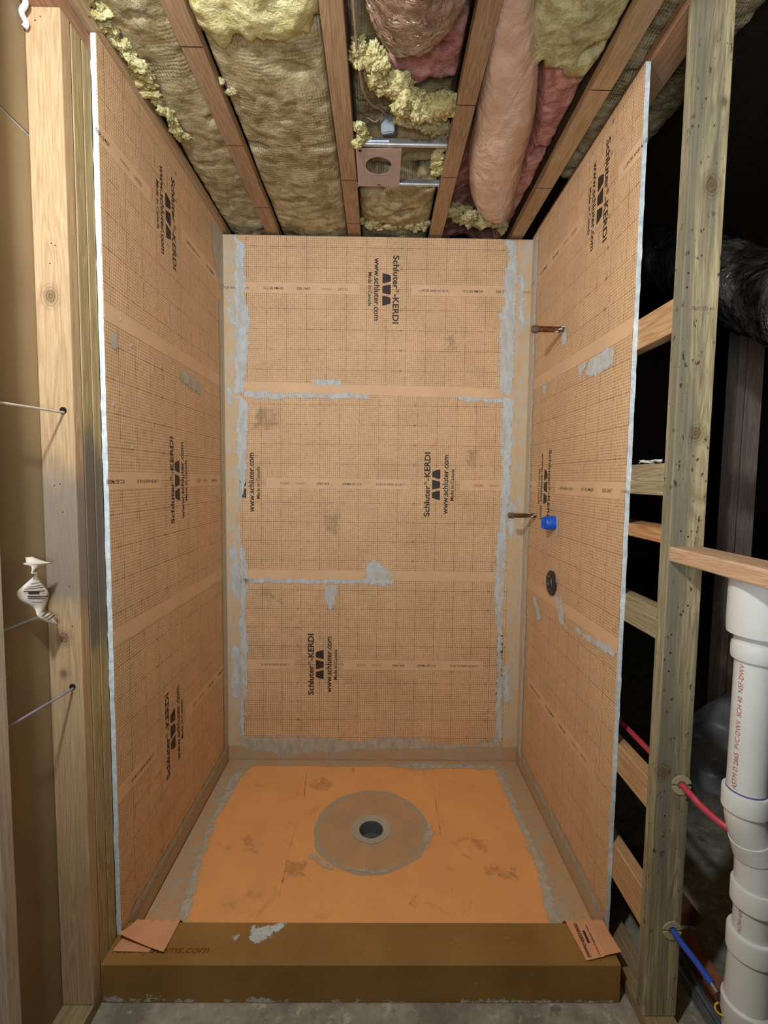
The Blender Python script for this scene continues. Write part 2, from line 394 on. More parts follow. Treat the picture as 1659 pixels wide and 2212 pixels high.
# ------------------------------------------------------------------ big structure
def S(name, box, mat): return setp(G().box(*box).build(name, mat), kind='structure')
def floor_mesh():
    cx, cy, r0 = 0.773, -0.480, 0.0562; X0, X1, Y0, Y1 = -1.6, 4.2, -4.6, 2.6; seg = 64
    an = sorted(set([2*math.pi*i/seg for i in range(seg)] + [math.atan2(b-cy, a-cx) % (2*math.pi) for a in (X0, X1) for b in (Y0, Y1)])); n = len(an); vs = []; fs = []
    for z in (ZS, ZS-0.1):
        for a in an: vs.append((cx+r0*math.cos(a), cy+r0*math.sin(a), z))
        for a in an:
            c, s_ = math.cos(a), math.sin(a); r = 1e9
            for lim, q in ((X1-cx, c), (X0-cx, c), (Y1-cy, s_), (Y0-cy, s_)):
                if lim*q > 1e-9: r = min(r, lim/q)
            vs.append((cx+r*c, cy+r*s_, z))
    for i in range(n):
        j = (i+1) % n; fs += [(i, n+i, n+j, j), (2*n+i, 2*n+j, 3*n+j, 3*n+i), (i, j, 2*n+j, 2*n+i), (n+i, 3*n+i, 3*n+j, n+j)]
    return vs, fs
fl = mesh_obj('floor', *floor_mesh(), M_SLAB); setp(fl, kind='structure')
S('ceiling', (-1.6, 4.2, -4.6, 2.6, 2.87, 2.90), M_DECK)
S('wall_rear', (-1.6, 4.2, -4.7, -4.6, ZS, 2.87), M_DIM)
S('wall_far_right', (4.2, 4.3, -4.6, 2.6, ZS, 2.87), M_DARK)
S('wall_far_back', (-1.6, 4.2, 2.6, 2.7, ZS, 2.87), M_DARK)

# far side of the left partition: gypsum sheets seen from their brown paper backs
wl = G().box(-0.118, -0.1025, -4.5, 0.1, ZS+0.004, 1.0105, 0.0015).build('wall_partition', M_KRAFT); setp(wl, kind='structure')
board('drywall_sheet', (-0.118, -0.1025, -4.5, 0.1, 1.018, 2.2415), M_KRAFT, parent=wl, bev=0.0015)
board('drywall_sheet', (-0.118, -0.1025, -4.5, 0.1, 2.248, 2.60), M_KRAFT, parent=wl, bev=0.0015)
board('joint_gap', (-0.1165, -0.107, -4.5, 0.1, 1.0105, 1.018), M_CORE, parent=wl, bev=0)
board('joint_gap', (-0.1165, -0.107, -4.5, 0.1, 2.2415, 2.248), M_CORE, parent=wl, bev=0)

# ---- the three membrane-clad shower walls
class Fr:
    """frame of a wall face: point(u, z, off) with u to the right as seen from inside"""
    def __init__(s, o, U, N): s.o = Vector(o); s.U = Vector(U); s.N = Vector(N)
    def p(s, u, z, off=0.0): return s.o + s.U*u + s.N*off + Vector((0, 0, z))
FB = Fr((0, 0, 0), (1, 0, 0), (0, -1, 0)); FL = Fr((0, 0, 0), (0, 1, 0), (1, 0, 0)); FRt = Fr((W, 0, 0), (0, -1, 0), (-1, 0, 0))
def poly_on(fr, pts, off0, off1, name, mat, parent, uvf=None):
    n = len(pts); v = [fr.p(u, z, off0) for u, z in pts] + [fr.p(u, z, off1) for u, z in pts]
    f = [tuple(range(n))[::-1], tuple(range(n, 2*n))] + [(i, (i+1) % n, n+(i+1) % n, n+i) for i in range(n)]
    uv = [uvf(u, z) for u, z in pts]*2 if uvf else None
    return mesh_obj(name, v, f, mat, parent, uvs=uv)
def sdist(px, py, poly):
    n = len(poly); best = 1e9; ins = False
    for i in range(n):
        x1, y1 = poly[i]; x2, y2 = poly[(i+1) % n]
        dx, dy = x2-x1, y2-y1; L = dx*dx+dy*dy
        t = 0 if L == 0 else max(0, min(1, ((px-x1)*dx+(py-y1)*dy)/L))
        d = (px-x1-t*dx)**2+(py-y1-t*dy)**2
        if d < best: best = d
        if (y1 > py) != (y2 > py) and px < (x2-x1)*(py-y1)/(y2-y1)+x1: ins = not ins
    d = math.sqrt(best); return d if ins else -d
SOFF = 0
def smear(parent, ptf, poly, mat=None, step=0.008, pad=0.02, clip=None, name='thinset_smear'):
    """thin coat of mortar; ptf(a, b) -> world point; ragged edge grows from the stored distance to the outline"""
    global SOFF
    SOFF = (SOFF+1) % 9
    a0 = min(p[0] for p in poly)-pad; a1 = max(p[0] for p in poly)+pad; b0 = min(p[1] for p in poly)-pad; b1 = max(p[1] for p in poly)+pad
    if clip: a0 = max(a0, clip[0]); a1 = min(a1, clip[1]); b0 = max(b0, clip[2]); b1 = min(b1, clip[3])
    e0 = Vector(ptf(0.1, 0.1)); nn = (Vector(ptf(0.2, 0.1))-e0).cross(Vector(ptf(0.1, 0.2))-e0).normalized(); cdir = Vector(cam.matrix_world.translation)-e0
    nrm = nn*(1 if nn.dot(cdir) > 0 else -1)*0.00012*SOFF
    na = max(1, int((a1-a0)/step)); nb = max(1, int((b1-b0)/step)); D = {}; vs = []; idx = {}; fs = []; at = []
    def pt(i, j):
        if (i, j) not in D:
            a = a0+(a1-a0)*i/na; b = b0+(b1-b0)*j/nb; D[(i, j)] = (a, b, sdist(a, b, poly))
        return D[(i, j)]
    def vid(i, j):
        if (i, j) not in idx:
            a, b, d = pt(i, j); idx[(i, j)] = len(vs); vs.append(Vector(ptf(a, b)) + nrm); at.append(d)
        return idx[(i, j)]
    for i in range(na):
        for j in range(nb):
            q = ((i, j), (i+1, j), (i+1, j+1), (i, j+1))
            if max(pt(*k)[2] for k in q) > -0.018: fs.append(tuple(vid(*k) for k in q))
    if not fs: return None
    o = mesh_obj(name, vs, fs, mat or M_THIN, parent, attr=at); o['label'] = 'grey-white dried mortar smear'
    return o

wb = G().box(-0.0127, W+0.0127, 0.0, 0.0127, ZS+0.004, 2.588).build('wall_back', M_CORE); setp(wb, kind='structure')
def side_poly(fr, sgn, yf, cut):
    # (u along depth) board with a notch over the curb
    return None
def side_board(name, x0, x1, yf):
    pts = [(x0, 0, ZS+0.004), (x0, -1.008, ZS+0.004), (x0, -1.008, -0.047), (x0, yf, -0.047), (x0, yf, 2.598), (x0, 0, 2.598)]
    o = G().prism(pts, (x1-x0, 0, 0)).build(name, M_CORE); return setp(o, kind='structure')
YL = -1.058; YR = -1.006
wlf = side_board('wall_left', -0.0127, -0.0003, YL)
wrt = side_board('wall_right', W+0.0003, W+0.0127, YR)
# ragged paper lips on the cut drywall edges
def edge_face(parent, x0, x1, y):
    vs = []; fs = []; n = 160
    for i in range(n+1):
        z = -0.046+(2.596+0.046)*i/n
        for j, x in enumerate((x0, (x0*2+x1)/3, (x0+2*x1)/3, x1)):
            d = 0.0025*noise.noise(Vector((x*120, z*22, y*3))) + 0.0012*noise.noise(Vector((x*300, z*90, 1)))
            vs.append((x + (d*0.6 if j in (0, 3) else 0), y-0.0012-abs(d), z))
    for i in range(n):
        for j in range(3): fs.append((i*4+j, i*4+j+1, (i+1)*4+j+1, (i+1)*4+j))
    mesh_obj('cut_edge', vs, fs, M_CORE, parent, True)
edge_face(wlf, -0.0135, 0.0012, YL); edge_face(wrt, W-0.0012, W+0.0135, YR)

def text_mesh(name, body, fr, u, z, off, rot, length, mat, parent, font_h=None, bold=0.0, shear=0.0):
    """text centred at (u, z) on the wall frame; rot in degrees in the wall plane; scaled to a given length"""
    cu = bpy.data.curves.new(name+'_curve', 'FONT'); cu.body = body; cu.align_x = 'CENTER'; cu.align_y = 'CENTER'
    cu.size = 1.0; cu.offset = bold; cu.shear = shear; cu.resolution_u = 3
    o = bpy.data.objects.new(name+'_curve', cu); C.objects.link(o)
    dg = bpy.context.evaluated_depsgraph_get(); dg.update(); me = bpy.data.meshes.new_from_object(o.evaluated_get(dg))
    bpy.data.objects.remove(o); bpy.data.curves.remove(cu)
    xs = [v.co.x for v in me.vertices]; ys = [v.co.y for v in me.vertices]
    if not xs: return None
    s = length/(max(xs)-min(xs)); cx = (max(xs)+min(xs))/2; cy = (max(ys)+min(ys))/2
    if font_h: sy = font_h/(max(ys)-min(ys))
    else: sy = s
    ca, sa = math.cos(math.radians(rot)), math.sin(math.radians(rot))
    c = fr.p(u, z, off)
    vs = []
    for v in me.vertices:
        x = (v.co.x-cx)*s; y = (v.co.y-cy)*sy; vs.append(fr.p(u + x*ca-y*sa, z + x*sa+y*ca, off))
    fs = [tuple(p.vertices) for p in me.polygons]; bpy.data.meshes.remove(me)
    return mesh_obj(name, vs, fs, mat, parent)
def rpoly(fr, cu, cz, off, rot, pts, name, mat, parent):
    ca, sa = math.cos(math.radians(rot)), math.sin(math.radians(rot))
    q = [(cu+x*ca-y*sa, cz+x*sa+y*ca) for x, y in pts]
    return poly_on(fr, q, off-0.0002, off, name, mat, parent)
def rounded(pts, r=0.004):
    out = []; n = len(pts)
    for i in range(n):
        p = Vector(pts[i]).to_2d() if len(pts[i]) > 2 else Vector(pts[i]); a = Vector(pts[i-1]); b = Vector(pts[(i+1) % n])
        d1 = (a-p).normalized(); d2 = (b-p).normalized()
        out += [tuple(p+d1*r), tuple(p+(d1+d2)*r*0.25), tuple(p+d2*r)]
    return out
def print_unit(fr, u, z, off, up, parent, ulim, which='slwm', sides=(None, None)):
    """one repeat of the printed mark. up=True reads bottom-to-top, else top-to-bottom"""
    rot = 90 if up else -90; k = 1 if up else -1      # text x axis runs along +-z ; text top points to -k u
    def du(d): return u + k*d
    if 's' in which:
        for body, at_, ln_, fh, dx in (('Schluter', -0.0845, 0.162, 0.031, 0), ('\u00ae', 0.0085, 0.017, 0.017, -0.008), ('-KERDI', 0.0935, 0.145, 0.031, 0)):
            text_mesh('brand_print', body, fr, du(-0.047+dx), z+k*at_, off, rot, ln_, M_INK, parent, font_h=fh, bold=0.024 if fh > 0.02 else 0.008)
    if 'w' in which: text_mesh('web_print', 'www.schluter.com', fr, du(0.048), z, off, rot, 0.305, M_INK, parent, bold=0.020)
    if 'm' in which: text_mesh('origin_print', 'Made in Canada', fr, du(0.083), z, off, rot, 0.165, M_INK, parent, bold=0.016)
    if 'l' in which:
        h = 0.021; ca = -1 if up else 1
        # three plates of the logo, stacked along the text direction: wide-narrow, narrow-wide, wide-narrow
        for y0, y1, a, b in ((0.029, 0.080, 'w', 'n'), (-0.026, 0.026, 'm', 'm2'), (-0.080, -0.029, 'n', 'w')):
            if a == 'm': pts = [(y0, -h), (y1, -h), (y1-0.010, h), (y0+0.010, h)]
            elif y0 > 0: pts = [(y0+0.000, h), (y1, h), (y1-0.006, -h*0.2), (y1-0.012, -h), (y0+0.010, -h)]
            else: pts = [(y0, h), (y1, h), (y1-0.010, -h), (y0+0.012, -h), (y0+0.006, -h*0.2)]
            pts = [(x, -yy) for x, yy in pts]
            rpoly(fr, u, z, off, rot, rounded(pts, 0.005), 'logo_print', M_INK, parent)
def label_strip(fr, u0, u1, z, off, up, parent, texts):
    poly_on(fr, [(u0, z-0.026), (u1, z-0.026), (u1, z+0.026), (u0, z+0.026)], off-0.0003, off, 'label_strip', M_PLAIN, parent, lambda a, b: (a, b))
    for body, u, ln, m in texts:
        if u0-0.02 < u < u1+0.02: text_mesh('approval_print', body, fr, u, z-0.002, off+0.0003, 180 if up else 0, ln, m, parent, bold=0.01)
def approvals(c0, c1, up):
    """small print between two repeats centred c0 and c1=c0+1"""
    L = [('c UPC\u00ae ANSI A118.10', 0.235, 0.150, M_INK), ('ICC-ES PMG\u00ae', 0.435, 0.098, M_INK), ('ESR-2467', 0.585, 0.066, M_INK), ('CHARGE', 0.70, 0.05, M_INKF), ('24/325', 0.78, 0.05, M_INKF)]
    return [(b, (c0+o) if not up else (c1-o), l, m) for b, o, l, m in L]
def sheet(fr, parent, u0, u1, z0, z1, zc, cs, up, off, tilt=0.0, edge=True, skip=(), marks=True, only=None, notch=False):
    def zt(u, z): return z + tilt*(u-u0)
    base = [(u0, -0.046), (-1.007, -0.046), (-1.007, z0), (u1, z0)] if notch else [(u0, zt(u0, z0)), (u1, zt(u1, z0))]
    o = poly_on(fr, base + [(u1, z1), (u0, z1)], 0.0002, off, 'membrane_sheet', M_MEM, parent, lambda a, b: (a-cs[0], b-zc))
    if edge: poly_on(fr, [(u0, zt(u0, z0)), (u1, zt(u1, z0)), (u1, zt(u1, z0)+0.05), (u0, zt(u0, z0)+0.05)], off-0.0003, off+0.0004, 'selvage_strip', M_PLAIN, o, lambda a, b: (a, b))
    c = cs[0]-2
    while c < u1+1:
        if u0-0.05 < c < u1+0.02 and c not in skip:
            wh = 'slwm' if only is None or round(c, 3) not in only else only[round(c, 3)]
            print_unit(fr, c, zc, off+0.0007, up, o, (u0, u1), wh)
        a = max(u0, c+0.125); b = min(u1, c+0.865)
        if b-a > 0.04: label_strip(fr, a, b, zc, off+0.0005, up, o, [t for t in approvals(c, c+1, up)])
        # scale numbers every 10 cm, 0.22 m from the mark
        if marks:
            uu = c + (0.075 if not up else -0.115)
            if u0+0.02 < uu < u1-0.02:
                for k in range(-4, 5):
                    zz = zc+0.1*k
                    if z0+0.06 < zz < z1-0.02 and abs(k) > 0:
                        text_mesh('scale_number', str(abs(k)*10), fr, uu, zz, off+0.0006, 90 if up else -90, 0.011, M_INK, o)
        c += 1.0
    return o
UB = W
sheet(FB, wb, 0, UB, 1.822, 2.587, 2.334, (0.817,), False, 0.0020, tilt=-0.014)
sheet(FB, wb, 0, UB, 0.860, 1.830, 1.360, (0.085,), True, 0.0014, tilt=-0.004, only={1.085: 'slwm', 0.085: 'lwm'})
sheet(FB, wb, 0, UB, -0.15, 0.870, 0.402, (0.487,), True, 0.0008, edge=False, only={1.487: 's'})
LL = -YL
sheet(FL, wlf, YL, 0, 1.832, 2.597, 2.339, (-0.625,), False, 0.0020)
sheet(FL, wlf, YL, 0, 0.873, 1.840, 1.372, (-0.587,), True, 0.0014)
sheet(FL, wlf, YL, 0, -0.15, 0.880, 0.405, (-0.668,), True, 0.0008, edge=False, notch=True)
sheet(FRt, wrt, 0, -YR, 1.830, 2.597, 2.366, (0.747,), False, 0.0020)
sheet(FRt, wrt, 0, -YR, 0.847, 1.840, 1.360, (0.306,), False, 0.0014)
sheet(FRt, wrt, 0, 1.008, -0.15, 0.855, 0.385, (0.02,), False, 0.0008, edge=False, skip=(0.02,1.02), marks=False)

# corner bands
def band(fr, parent, u0, u1, z0, z1, off=0.0026):
    return poly_on(fr, [(u0, z0), (u1, z0), (u1, z1), (u0, z1)], 0.0003, off, 'corner_band', M_BAND, parent)
band(FB, wb, 0.002, 0.074, -0.12, 2.585); band(FB, wb, W-0.078, W-0.002, -0.12, 2.585)
band(FL, wlf, -0.055, -0.002, -0.12, 2.57); band(FRt, wrt, 0.002, 0.07, -0.12, 2.57)
poly_on(FB, [(0.002, -0.12), (W-0.002, -0.12), (W-0.002, -0.045), (0.002, -0.045)], 0.0003, 0.0031, 'base_band', M_FBAND, wb)
poly_on(FL, [(-1.0, -0.12), (-0.002, -0.12), (-0.002, -0.035), (-1.0, -0.035)], 0.0003, 0.0031, 'base_band', M_FBAND, wlf)
poly_on(FRt, [(0.002, -0.12), (1.0, -0.12), (1.0, -0.035), (0.002, -0.035)], 0.0003, 0.0031, 'base_band', M_FBAND, wrt)
# mortar smears
pb = lambda a, b: FB.p(a, b, 0.0040)
for q in ([(0.062,2.586),(0.112,2.537),(0.105,2.47),(0.11,2.291),(0.135,2.179),(0.112,1.927),(0.094,1.811),(0.054,1.811)],
          [(0.066,1.811),(0.122,1.765),(0.116,1.555),(0.11,1.437),(0.102,1.365),(0.082,1.222),(0.07,1.222),(0.064,1.554)],
          [(0.07,1.222),(0.08,1.053),(0.111,0.944),(0.11,0.822),(0.096,0.662),(0.107,0.575),(0.107,0.488),(0.104,0.211),(0.085,0.185),(0.09,0.006),(0.066,0.001),(0.063,0.236),(0.068,0.736)],
          [(0.023,1.029),(0.056,1.065),(0.069,0.834),(0.06,0.736),(0.018,0.809)], [(0.022,0.512),(0.07,0.5),(0.063,0.21),(0.019,0.223)],
          [(0.010,1.856),(0.033,1.822),(0.038,1.752),(0.020,1.736)], [(0.018,2.29),(0.048,2.245),(0.060,2.143),(0.032,2.177)],
          [(1.403,2.584),(1.461,2.585),(1.470,2.403),(1.468,2.176),(1.468,1.83),(1.400,1.818),(1.392,2.037),(1.390,2.22),(1.412,2.289),(1.400,2.402),(1.43,2.492)],
          [(1.415,1.806),(1.474,1.807),(1.47,1.477),(1.468,1.238),(1.45,1.043),(1.421,1.043),(1.42,1.237),(1.425,1.453),(1.41,1.571)],
          [(1.406,1.116),(1.46,1.117),(1.455,0.872),(1.448,0.674),(1.450,0.499),(1.460,0.246),(1.464,-0.011),(1.430,-0.011),(1.425,0.499),(1.404,0.773)],
          [(1.485,2.425),(1.509,2.403),(1.511,2.131),(1.486,2.176)], [(1.462,1.286),(1.501,1.262),(1.489,1.093),(1.462,1.117)], [(1.463,0.424),(1.505,0.348),(1.504,0.221),(1.465,0.195)]):
    smear(wb, pb, q, clip=(0.003, W-0.003, -0.11, 2.586))
ps = lambda a, b: FB.p(a, b, 0.0034)
for q in ([(0.101,1.823),(0.741,1.815),(0.741,1.792),(0.317,1.792),(0.27,1.777),(0.211,1.785),(0.111,1.788)], [(1.131,1.811),(1.41,1.803),(1.411,1.779),(1.214,1.788)],
          [(0.439,1.888),(0.594,1.884),(0.587,1.854),(0.446,1.857)], [(0.093,0.862),(0.872,0.863),(0.872,0.835),(0.702,0.838),(0.098,0.836)],
          [(0.728,0.934),(0.769,0.968),(0.822,0.934),(0.866,0.896),(0.86,0.837),(0.811,0.826),(0.751,0.836),(0.731,0.877)], [(0.508,0.833),(0.576,0.827),(0.577,0.74),(0.538,0.691),(0.513,0.765)]):
    smear(wb, ps, q, step=0.006)
smear(wb, pb, [(0.06,0.004),(0.263,0.007),(0.511,0.004),(0.672,-0.016),(0.883,0.011),(1.132,-0.026),(1.382,-0.024),(1.443,0.015),(1.47,-0.047),(1.008,-0.060),(0.66,-0.060),(0.573,-0.080),(0.312,-0.095),(0.213,-0.088),(0.07,-0.055)], M_THIN2, clip=(0.003, W-0.003, -0.11, 2.5))
for q in ([(0.176,1.743),(0.27,1.721),(0.258,1.627),(0.152,1.637)], [(0.507,1.203),(0.591,1.192),(0.568,1.107),(0.507,1.106)], [(0.194,0.811),(0.295,0.762),(0.29,0.733),(0.17,0.774)], [(1.124,2.102),(1.159,2.114),(1.173,2.046),(1.125,2.056)], [(1.24,1.54),(1.30,1.55),(1.29,1.45),(1.25,1.46)]):
    d_ = smear(wb, ps, q, M_DIRT, name='scuff_mark'); d_['label'] = 'grey scuff'
pr_ = lambda a, b: FRt.p(-a, b, 0.0038)
for q in ([(-0.612,1.826),(-0.697,1.826),(-0.669,1.780),(-0.641,1.778)], [(-0.704,1.826),(-0.895,1.828),(-0.900,1.765),(-0.777,1.755),(-0.682,1.772)], [(-0.236,1.827),(-0.285,1.823),(-0.285,1.761),(-0.240,1.790)],
          [(-0.172,0.829),(-0.24,0.835),(-0.326,0.749),(-0.27,0.732)], [(-0.472,0.894),(-0.546,0.922),(-0.589,0.829),(-0.628,0.80),(-0.532,0.80)],
          [(-0.671,0.838),(-0.794,0.840),(-0.995,0.858),(-0.995,0.830),(-0.756,0.815)], [(-0.45,2.025),(-0.492,2.017),(-0.495,1.935),(-0.444,1.94)],
          [(-0.06,2.57),(-0.10,2.57),(-0.09,1.5),(-0.10,0.5),(-0.095,-0.05),(-0.055,-0.05)]):
    smear(wrt, pr_, q, clip=(-1.004, -0.003, -0.115, 2.58))
for u, z0, z1 in ((0.27, 2.10, 2.22), (0.20, 1.93, 2.03), (0.34, 1.88, 1.96), (0.55, 2.16, 2.25), (0.74, 1.62, 1.70), (0.50, 1.55, 1.75), (0.36, 1.02, 1.10), (0.62, 1.08, 1.14), (0.80, 1.45, 1.55), (0.88, 2.18, 2.38), (0.66, 2.42, 2.50)):
    smear(wrt, pr_, [(-u+0.003, z1), (-u-0.004, z1-0.01), (-u-0.006, z0), (-u-0.001, z0+0.01)], M_DRIP, step=0.003, pad=0.004)
pl_ = lambda a, b: FL.p(a, b, 0.0038)
for u, z in ((-0.80, 2.02), (-0.86, 2.10), (-0.98, 1.86), (-0.92, 1.80), (-0.72, 1.78), (-0.62, 1.73), (-0.30, 1.47), (-0.72, 0.98), (-0.66, 1.01), (-0.55, 1.05), (-0.42, 1.09), (-0.93, 1.48), (-1.03, 1.60)):
    smear(wlf, pl_, [(u-0.008, z+0.004), (u+0.010, z+0.010), (u+0.012, z-0.004), (u-0.004, z-0.010)], M_DRIP, step=0.003, pad=0.004)
for q in ([(-0.168,2.569),(-0.019,2.58),(-0.031,2.278),(-0.095,2.34),(-0.172,2.454)], [(-1.04,1.812),(-0.997,1.815),(-1.0,1.760),(-1.035,1.762)], [(-0.551,1.818),(-0.33,1.80),(-0.342,1.745),(-0.535,1.765)],
          [(-0.085,2.236),(-0.045,2.258),(-0.04,1.459),(-0.045,0.3),(-0.045,-0.05),(-0.08,-0.05),(-0.072,1.226),(-0.075,1.909)]):
    smear(wlf, pl_, q, M_THIN2, clip=(-1.05, -0.003, -0.115, 2.58))
for (y0, y1, frm, par, pf) in ((-1.0, -0.02, FL, wlf, pl_), (-1.0, -0.02, FRt, wrt, pr_)):
    smear(par, pf, [(y0, -0.02), (y0, -0.055), (y1, -0.055), (y1, -0.022)], M_THIN2, clip=(-1.0, -0.003, -0.115, 0.05))

# ------------------------------------------------------------------ shower tray with drain
DX, DY = 0.773, -0.480
tray = empty('shower_tray', (DX, DY, ZS), 'orange foam shower tray sloping to the round centre drain', 'shower tray')
TX0, TX1, TY0, TY1 = 0.004, W-0.004, -1.010, -0.004
def rect_r(a):
    c, s = math.cos(a), math.sin(a); r = 1e9
    if c > 1e-9: r = min(r, (TX1-DX)/c)
    if c < -1e-9: r = min(r, (TX0-DX)/c)
    if s > 1e-9: r = min(r, (TY1-DY)/s)
    if s < -1e-9: r = min(r, (TY0-DY)/s)
    return r
R0 = 0.054
def tz(x, y):
    r = math.hypot(x-DX, y-DY); R = rect_r(math.atan2(y-DY, x-DX)); return -0.146 + 0.021*max(0, min(1, (r-R0)/(R-R0)))
angs = sorted(set([2*math.pi*i/128 for i in range(128)] + [math.atan2(b-DY, a-DX) % (2*math.pi) for a in (TX0, TX1) for b in (TY0, TY1)]))
n = len(angs); vs = []; fs = []; RR = 10
for k in range(RR+1):
    for a in angs:
        r = R0 + (rect_r(a)-R0)*k/RR; vs.append((DX+r*math.cos(a), DY+r*math.sin(a), -0.146+0.021*k/RR))
for a in angs: r = rect_r(a); vs.append((DX+r*math.cos(a), DY+r*math.sin(a), ZS+0.001))
for a in angs: vs.append((DX+R0*math.cos(a), DY+R0*math.sin(a), ZS+0.001))
for k in range(RR+1):
    for i in range(n): j = (i+1) % n; fs.append((k*n+i, (k+1)*n+i, (k+1)*n+j, k*n+j)[::-1] if False else (k*n+i, k*n+j, (k+1)*n+j, (k+1)*n+i)[::-1])
mesh_obj('foam_slab', vs, fs, M_TRAY, tray)
def ring(name, r0, r1, h, mat, zoff=0.0, seg=96, wob=0.0, parent=tray, lift=None):
    vs = []; fs = []
    for k in range(7):
        for i in range(seg):
            a = 2*math.pi*i/seg; r = r0+(r1-r0)*k/6
            if k == 6 and wob: r += wob*noise.noise(Vector((math.cos(a)*3, math.sin(a)*3, 2)))
            x, y = DX+r*math.cos(a), DY+r*math.sin(a); vs.append((x, y, tz(x, y)+(h if k not in (6,) else 0.0002)+zoff))
    for k in range(6):
        for i in range(seg): j = (i+1) % seg; fs.append((k*seg+i, (k+1)*seg+i, (k+1)*seg+j, k*seg+j))
    return mesh_obj(name, vs, fs, mat, parent, True)
ring('drain_collar', 0.052, 0.250, 0.0022, M_COLLAR, wob=0.012)
g = G(); prof = [(0.085, -0.1405), (0.066, -0.1425), (0.056, -0.1440), (0.053, -0.150), (0.052, -0.175), (0.049, -0.20), (0.034, -0.206), (0.032, -0.26), (0.0, -0.262)]
vs = []; fs = []; seg = 64
for r, z in prof:
    for i in range(seg): a = 2*math.pi*i/seg; vs.append((DX+max(r, 0.0004)*math.cos(a), DY+max(r, 0.0004)*math.sin(a), z))
for k in range(len(prof)-1):
    for i in range(seg): j = (i+1) % seg; fs.append((k*seg+i, k*seg+j, (k+1)*seg+j, (k+1)*seg+i))
th = mesh_obj('drain_throat', vs[2*seg:], [tuple(i-2*seg for i in f) for f in fs if min(f) >= 2*seg], M_THROAT, tray, True)
mesh_obj('drain_rim', vs[:3*seg], [f for f in fs if max(f) < 3*seg], simple('grey_drain_rim', (178, 176, 162), 0.6, var=0.06), tray, True)
g = G()
for k in range(4):
    zz = -0.205-0.008*k; rr = 0.0295
    g.tube([(DX+rr*math.cos(a*math.pi/16), DY+rr*math.sin(a*math.pi/16), zz) for a in range(33)], 0.0012, 6)
g.build('drain_thread', M_BOXG, tray, True)
# floor bands of the tray
def fpoly(pts, h, name, mat, parent=tray, dense=0.04):
    bm = bmesh.new(); vv = [bm.verts.new((x, y, 0)) for x, y in pts]; bm.faces.new(vv); bmesh.ops.triangulate(bm, faces=bm.faces[:])
    for _ in range(4): bmesh.ops.subdivide_edges(bm, edges=[e for e in bm.edges if e.calc_length() > dense], cuts=1); bmesh.ops.triangulate(bm, faces=bm.faces[:])
    bm.verts.index_update(); v = [(q.co.x, q.co.y, tz(q.co.x, q.co.y)+h) for q in bm.verts]; f = [[q.index for q in p.verts] for p in bm.faces]; bm.free()
    for p in range(len(f)):
        a, b, c = [Vector(v[i]) for i in f[p][:3]]
        if (b-a).cross(c-a).z < 0: f[p] = f[p][::-1]
    return mesh_obj(name, v, f, mat, parent)
fpoly([(0.005,-0.005),(0.005,-1.005),(0.150,-1.005),(0.140,-0.924),(0.133,-0.88),(0.105,-0.721),(0.089,-0.606),(0.073,-0.358),(0.097,-0.191),(0.135,-0.065),(0.16,-0.05),(1.42,-0.055),(1.432,-0.074),(1.439,-0.216),(1.436,-0.349),(1.437,-0.523),(1.445,-0.648),(1.429,-0.759),(1.409,-0.858),(1.391,-0.93),(1.385,-1.005),(1.542,-1.005),(1.542,-0.005)], 0.0012, 'floor_band', M_FBAND)
pt_ = lambda a, b: (a, b, tz(a, b)+0.0026)
for q in ([(0.06,-0.1),(0.11,-0.12),(0.10,-0.3),(0.085,-0.42),(0.11,-0.66),(0.135,-0.80),(0.155,-0.99),(0.12,-0.99),(0.09,-0.70),(0.06,-0.45)],
          [(1.41,-0.08),(1.45,-0.06),(1.455,-0.5),(1.46,-0.70),(1.44,-0.85),(1.42,-0.99),(1.385,-0.99),(1.40,-0.85),(1.425,-0.70),(1.42,-0.4)],
          [(0.9,-0.03),(1.42,-0.035),(1.42,-0.075),(1.2,-0.065),(1.0,-0.078),(0.9,-0.055)],
          [(0.14,-0.93),(0.30,-0.955),(0.5,-0.95),(0.75,-0.962),(1.0,-0.955),(1.2,-0.965),(1.40,-0.95),(1.42,-1.004),(0.14,-1.004)],
          [(0.66,-0.70),(0.80,-0.725),(0.86,-0.70),(0.90,-0.66),(0.80,-0.715),(0.70,-0.69)], [(0.53,-0.62),(0.64,-0.70),(0.62,-0.71),(0.52,-0.64)], [(0.99,-0.55),(1.03,-0.45),(1.05,-0.52),(1.0,-0.60)]):
    smear(tray, pt_, q, M_THIN2, clip=(0.006, 1.541, -1.006, -0.006))

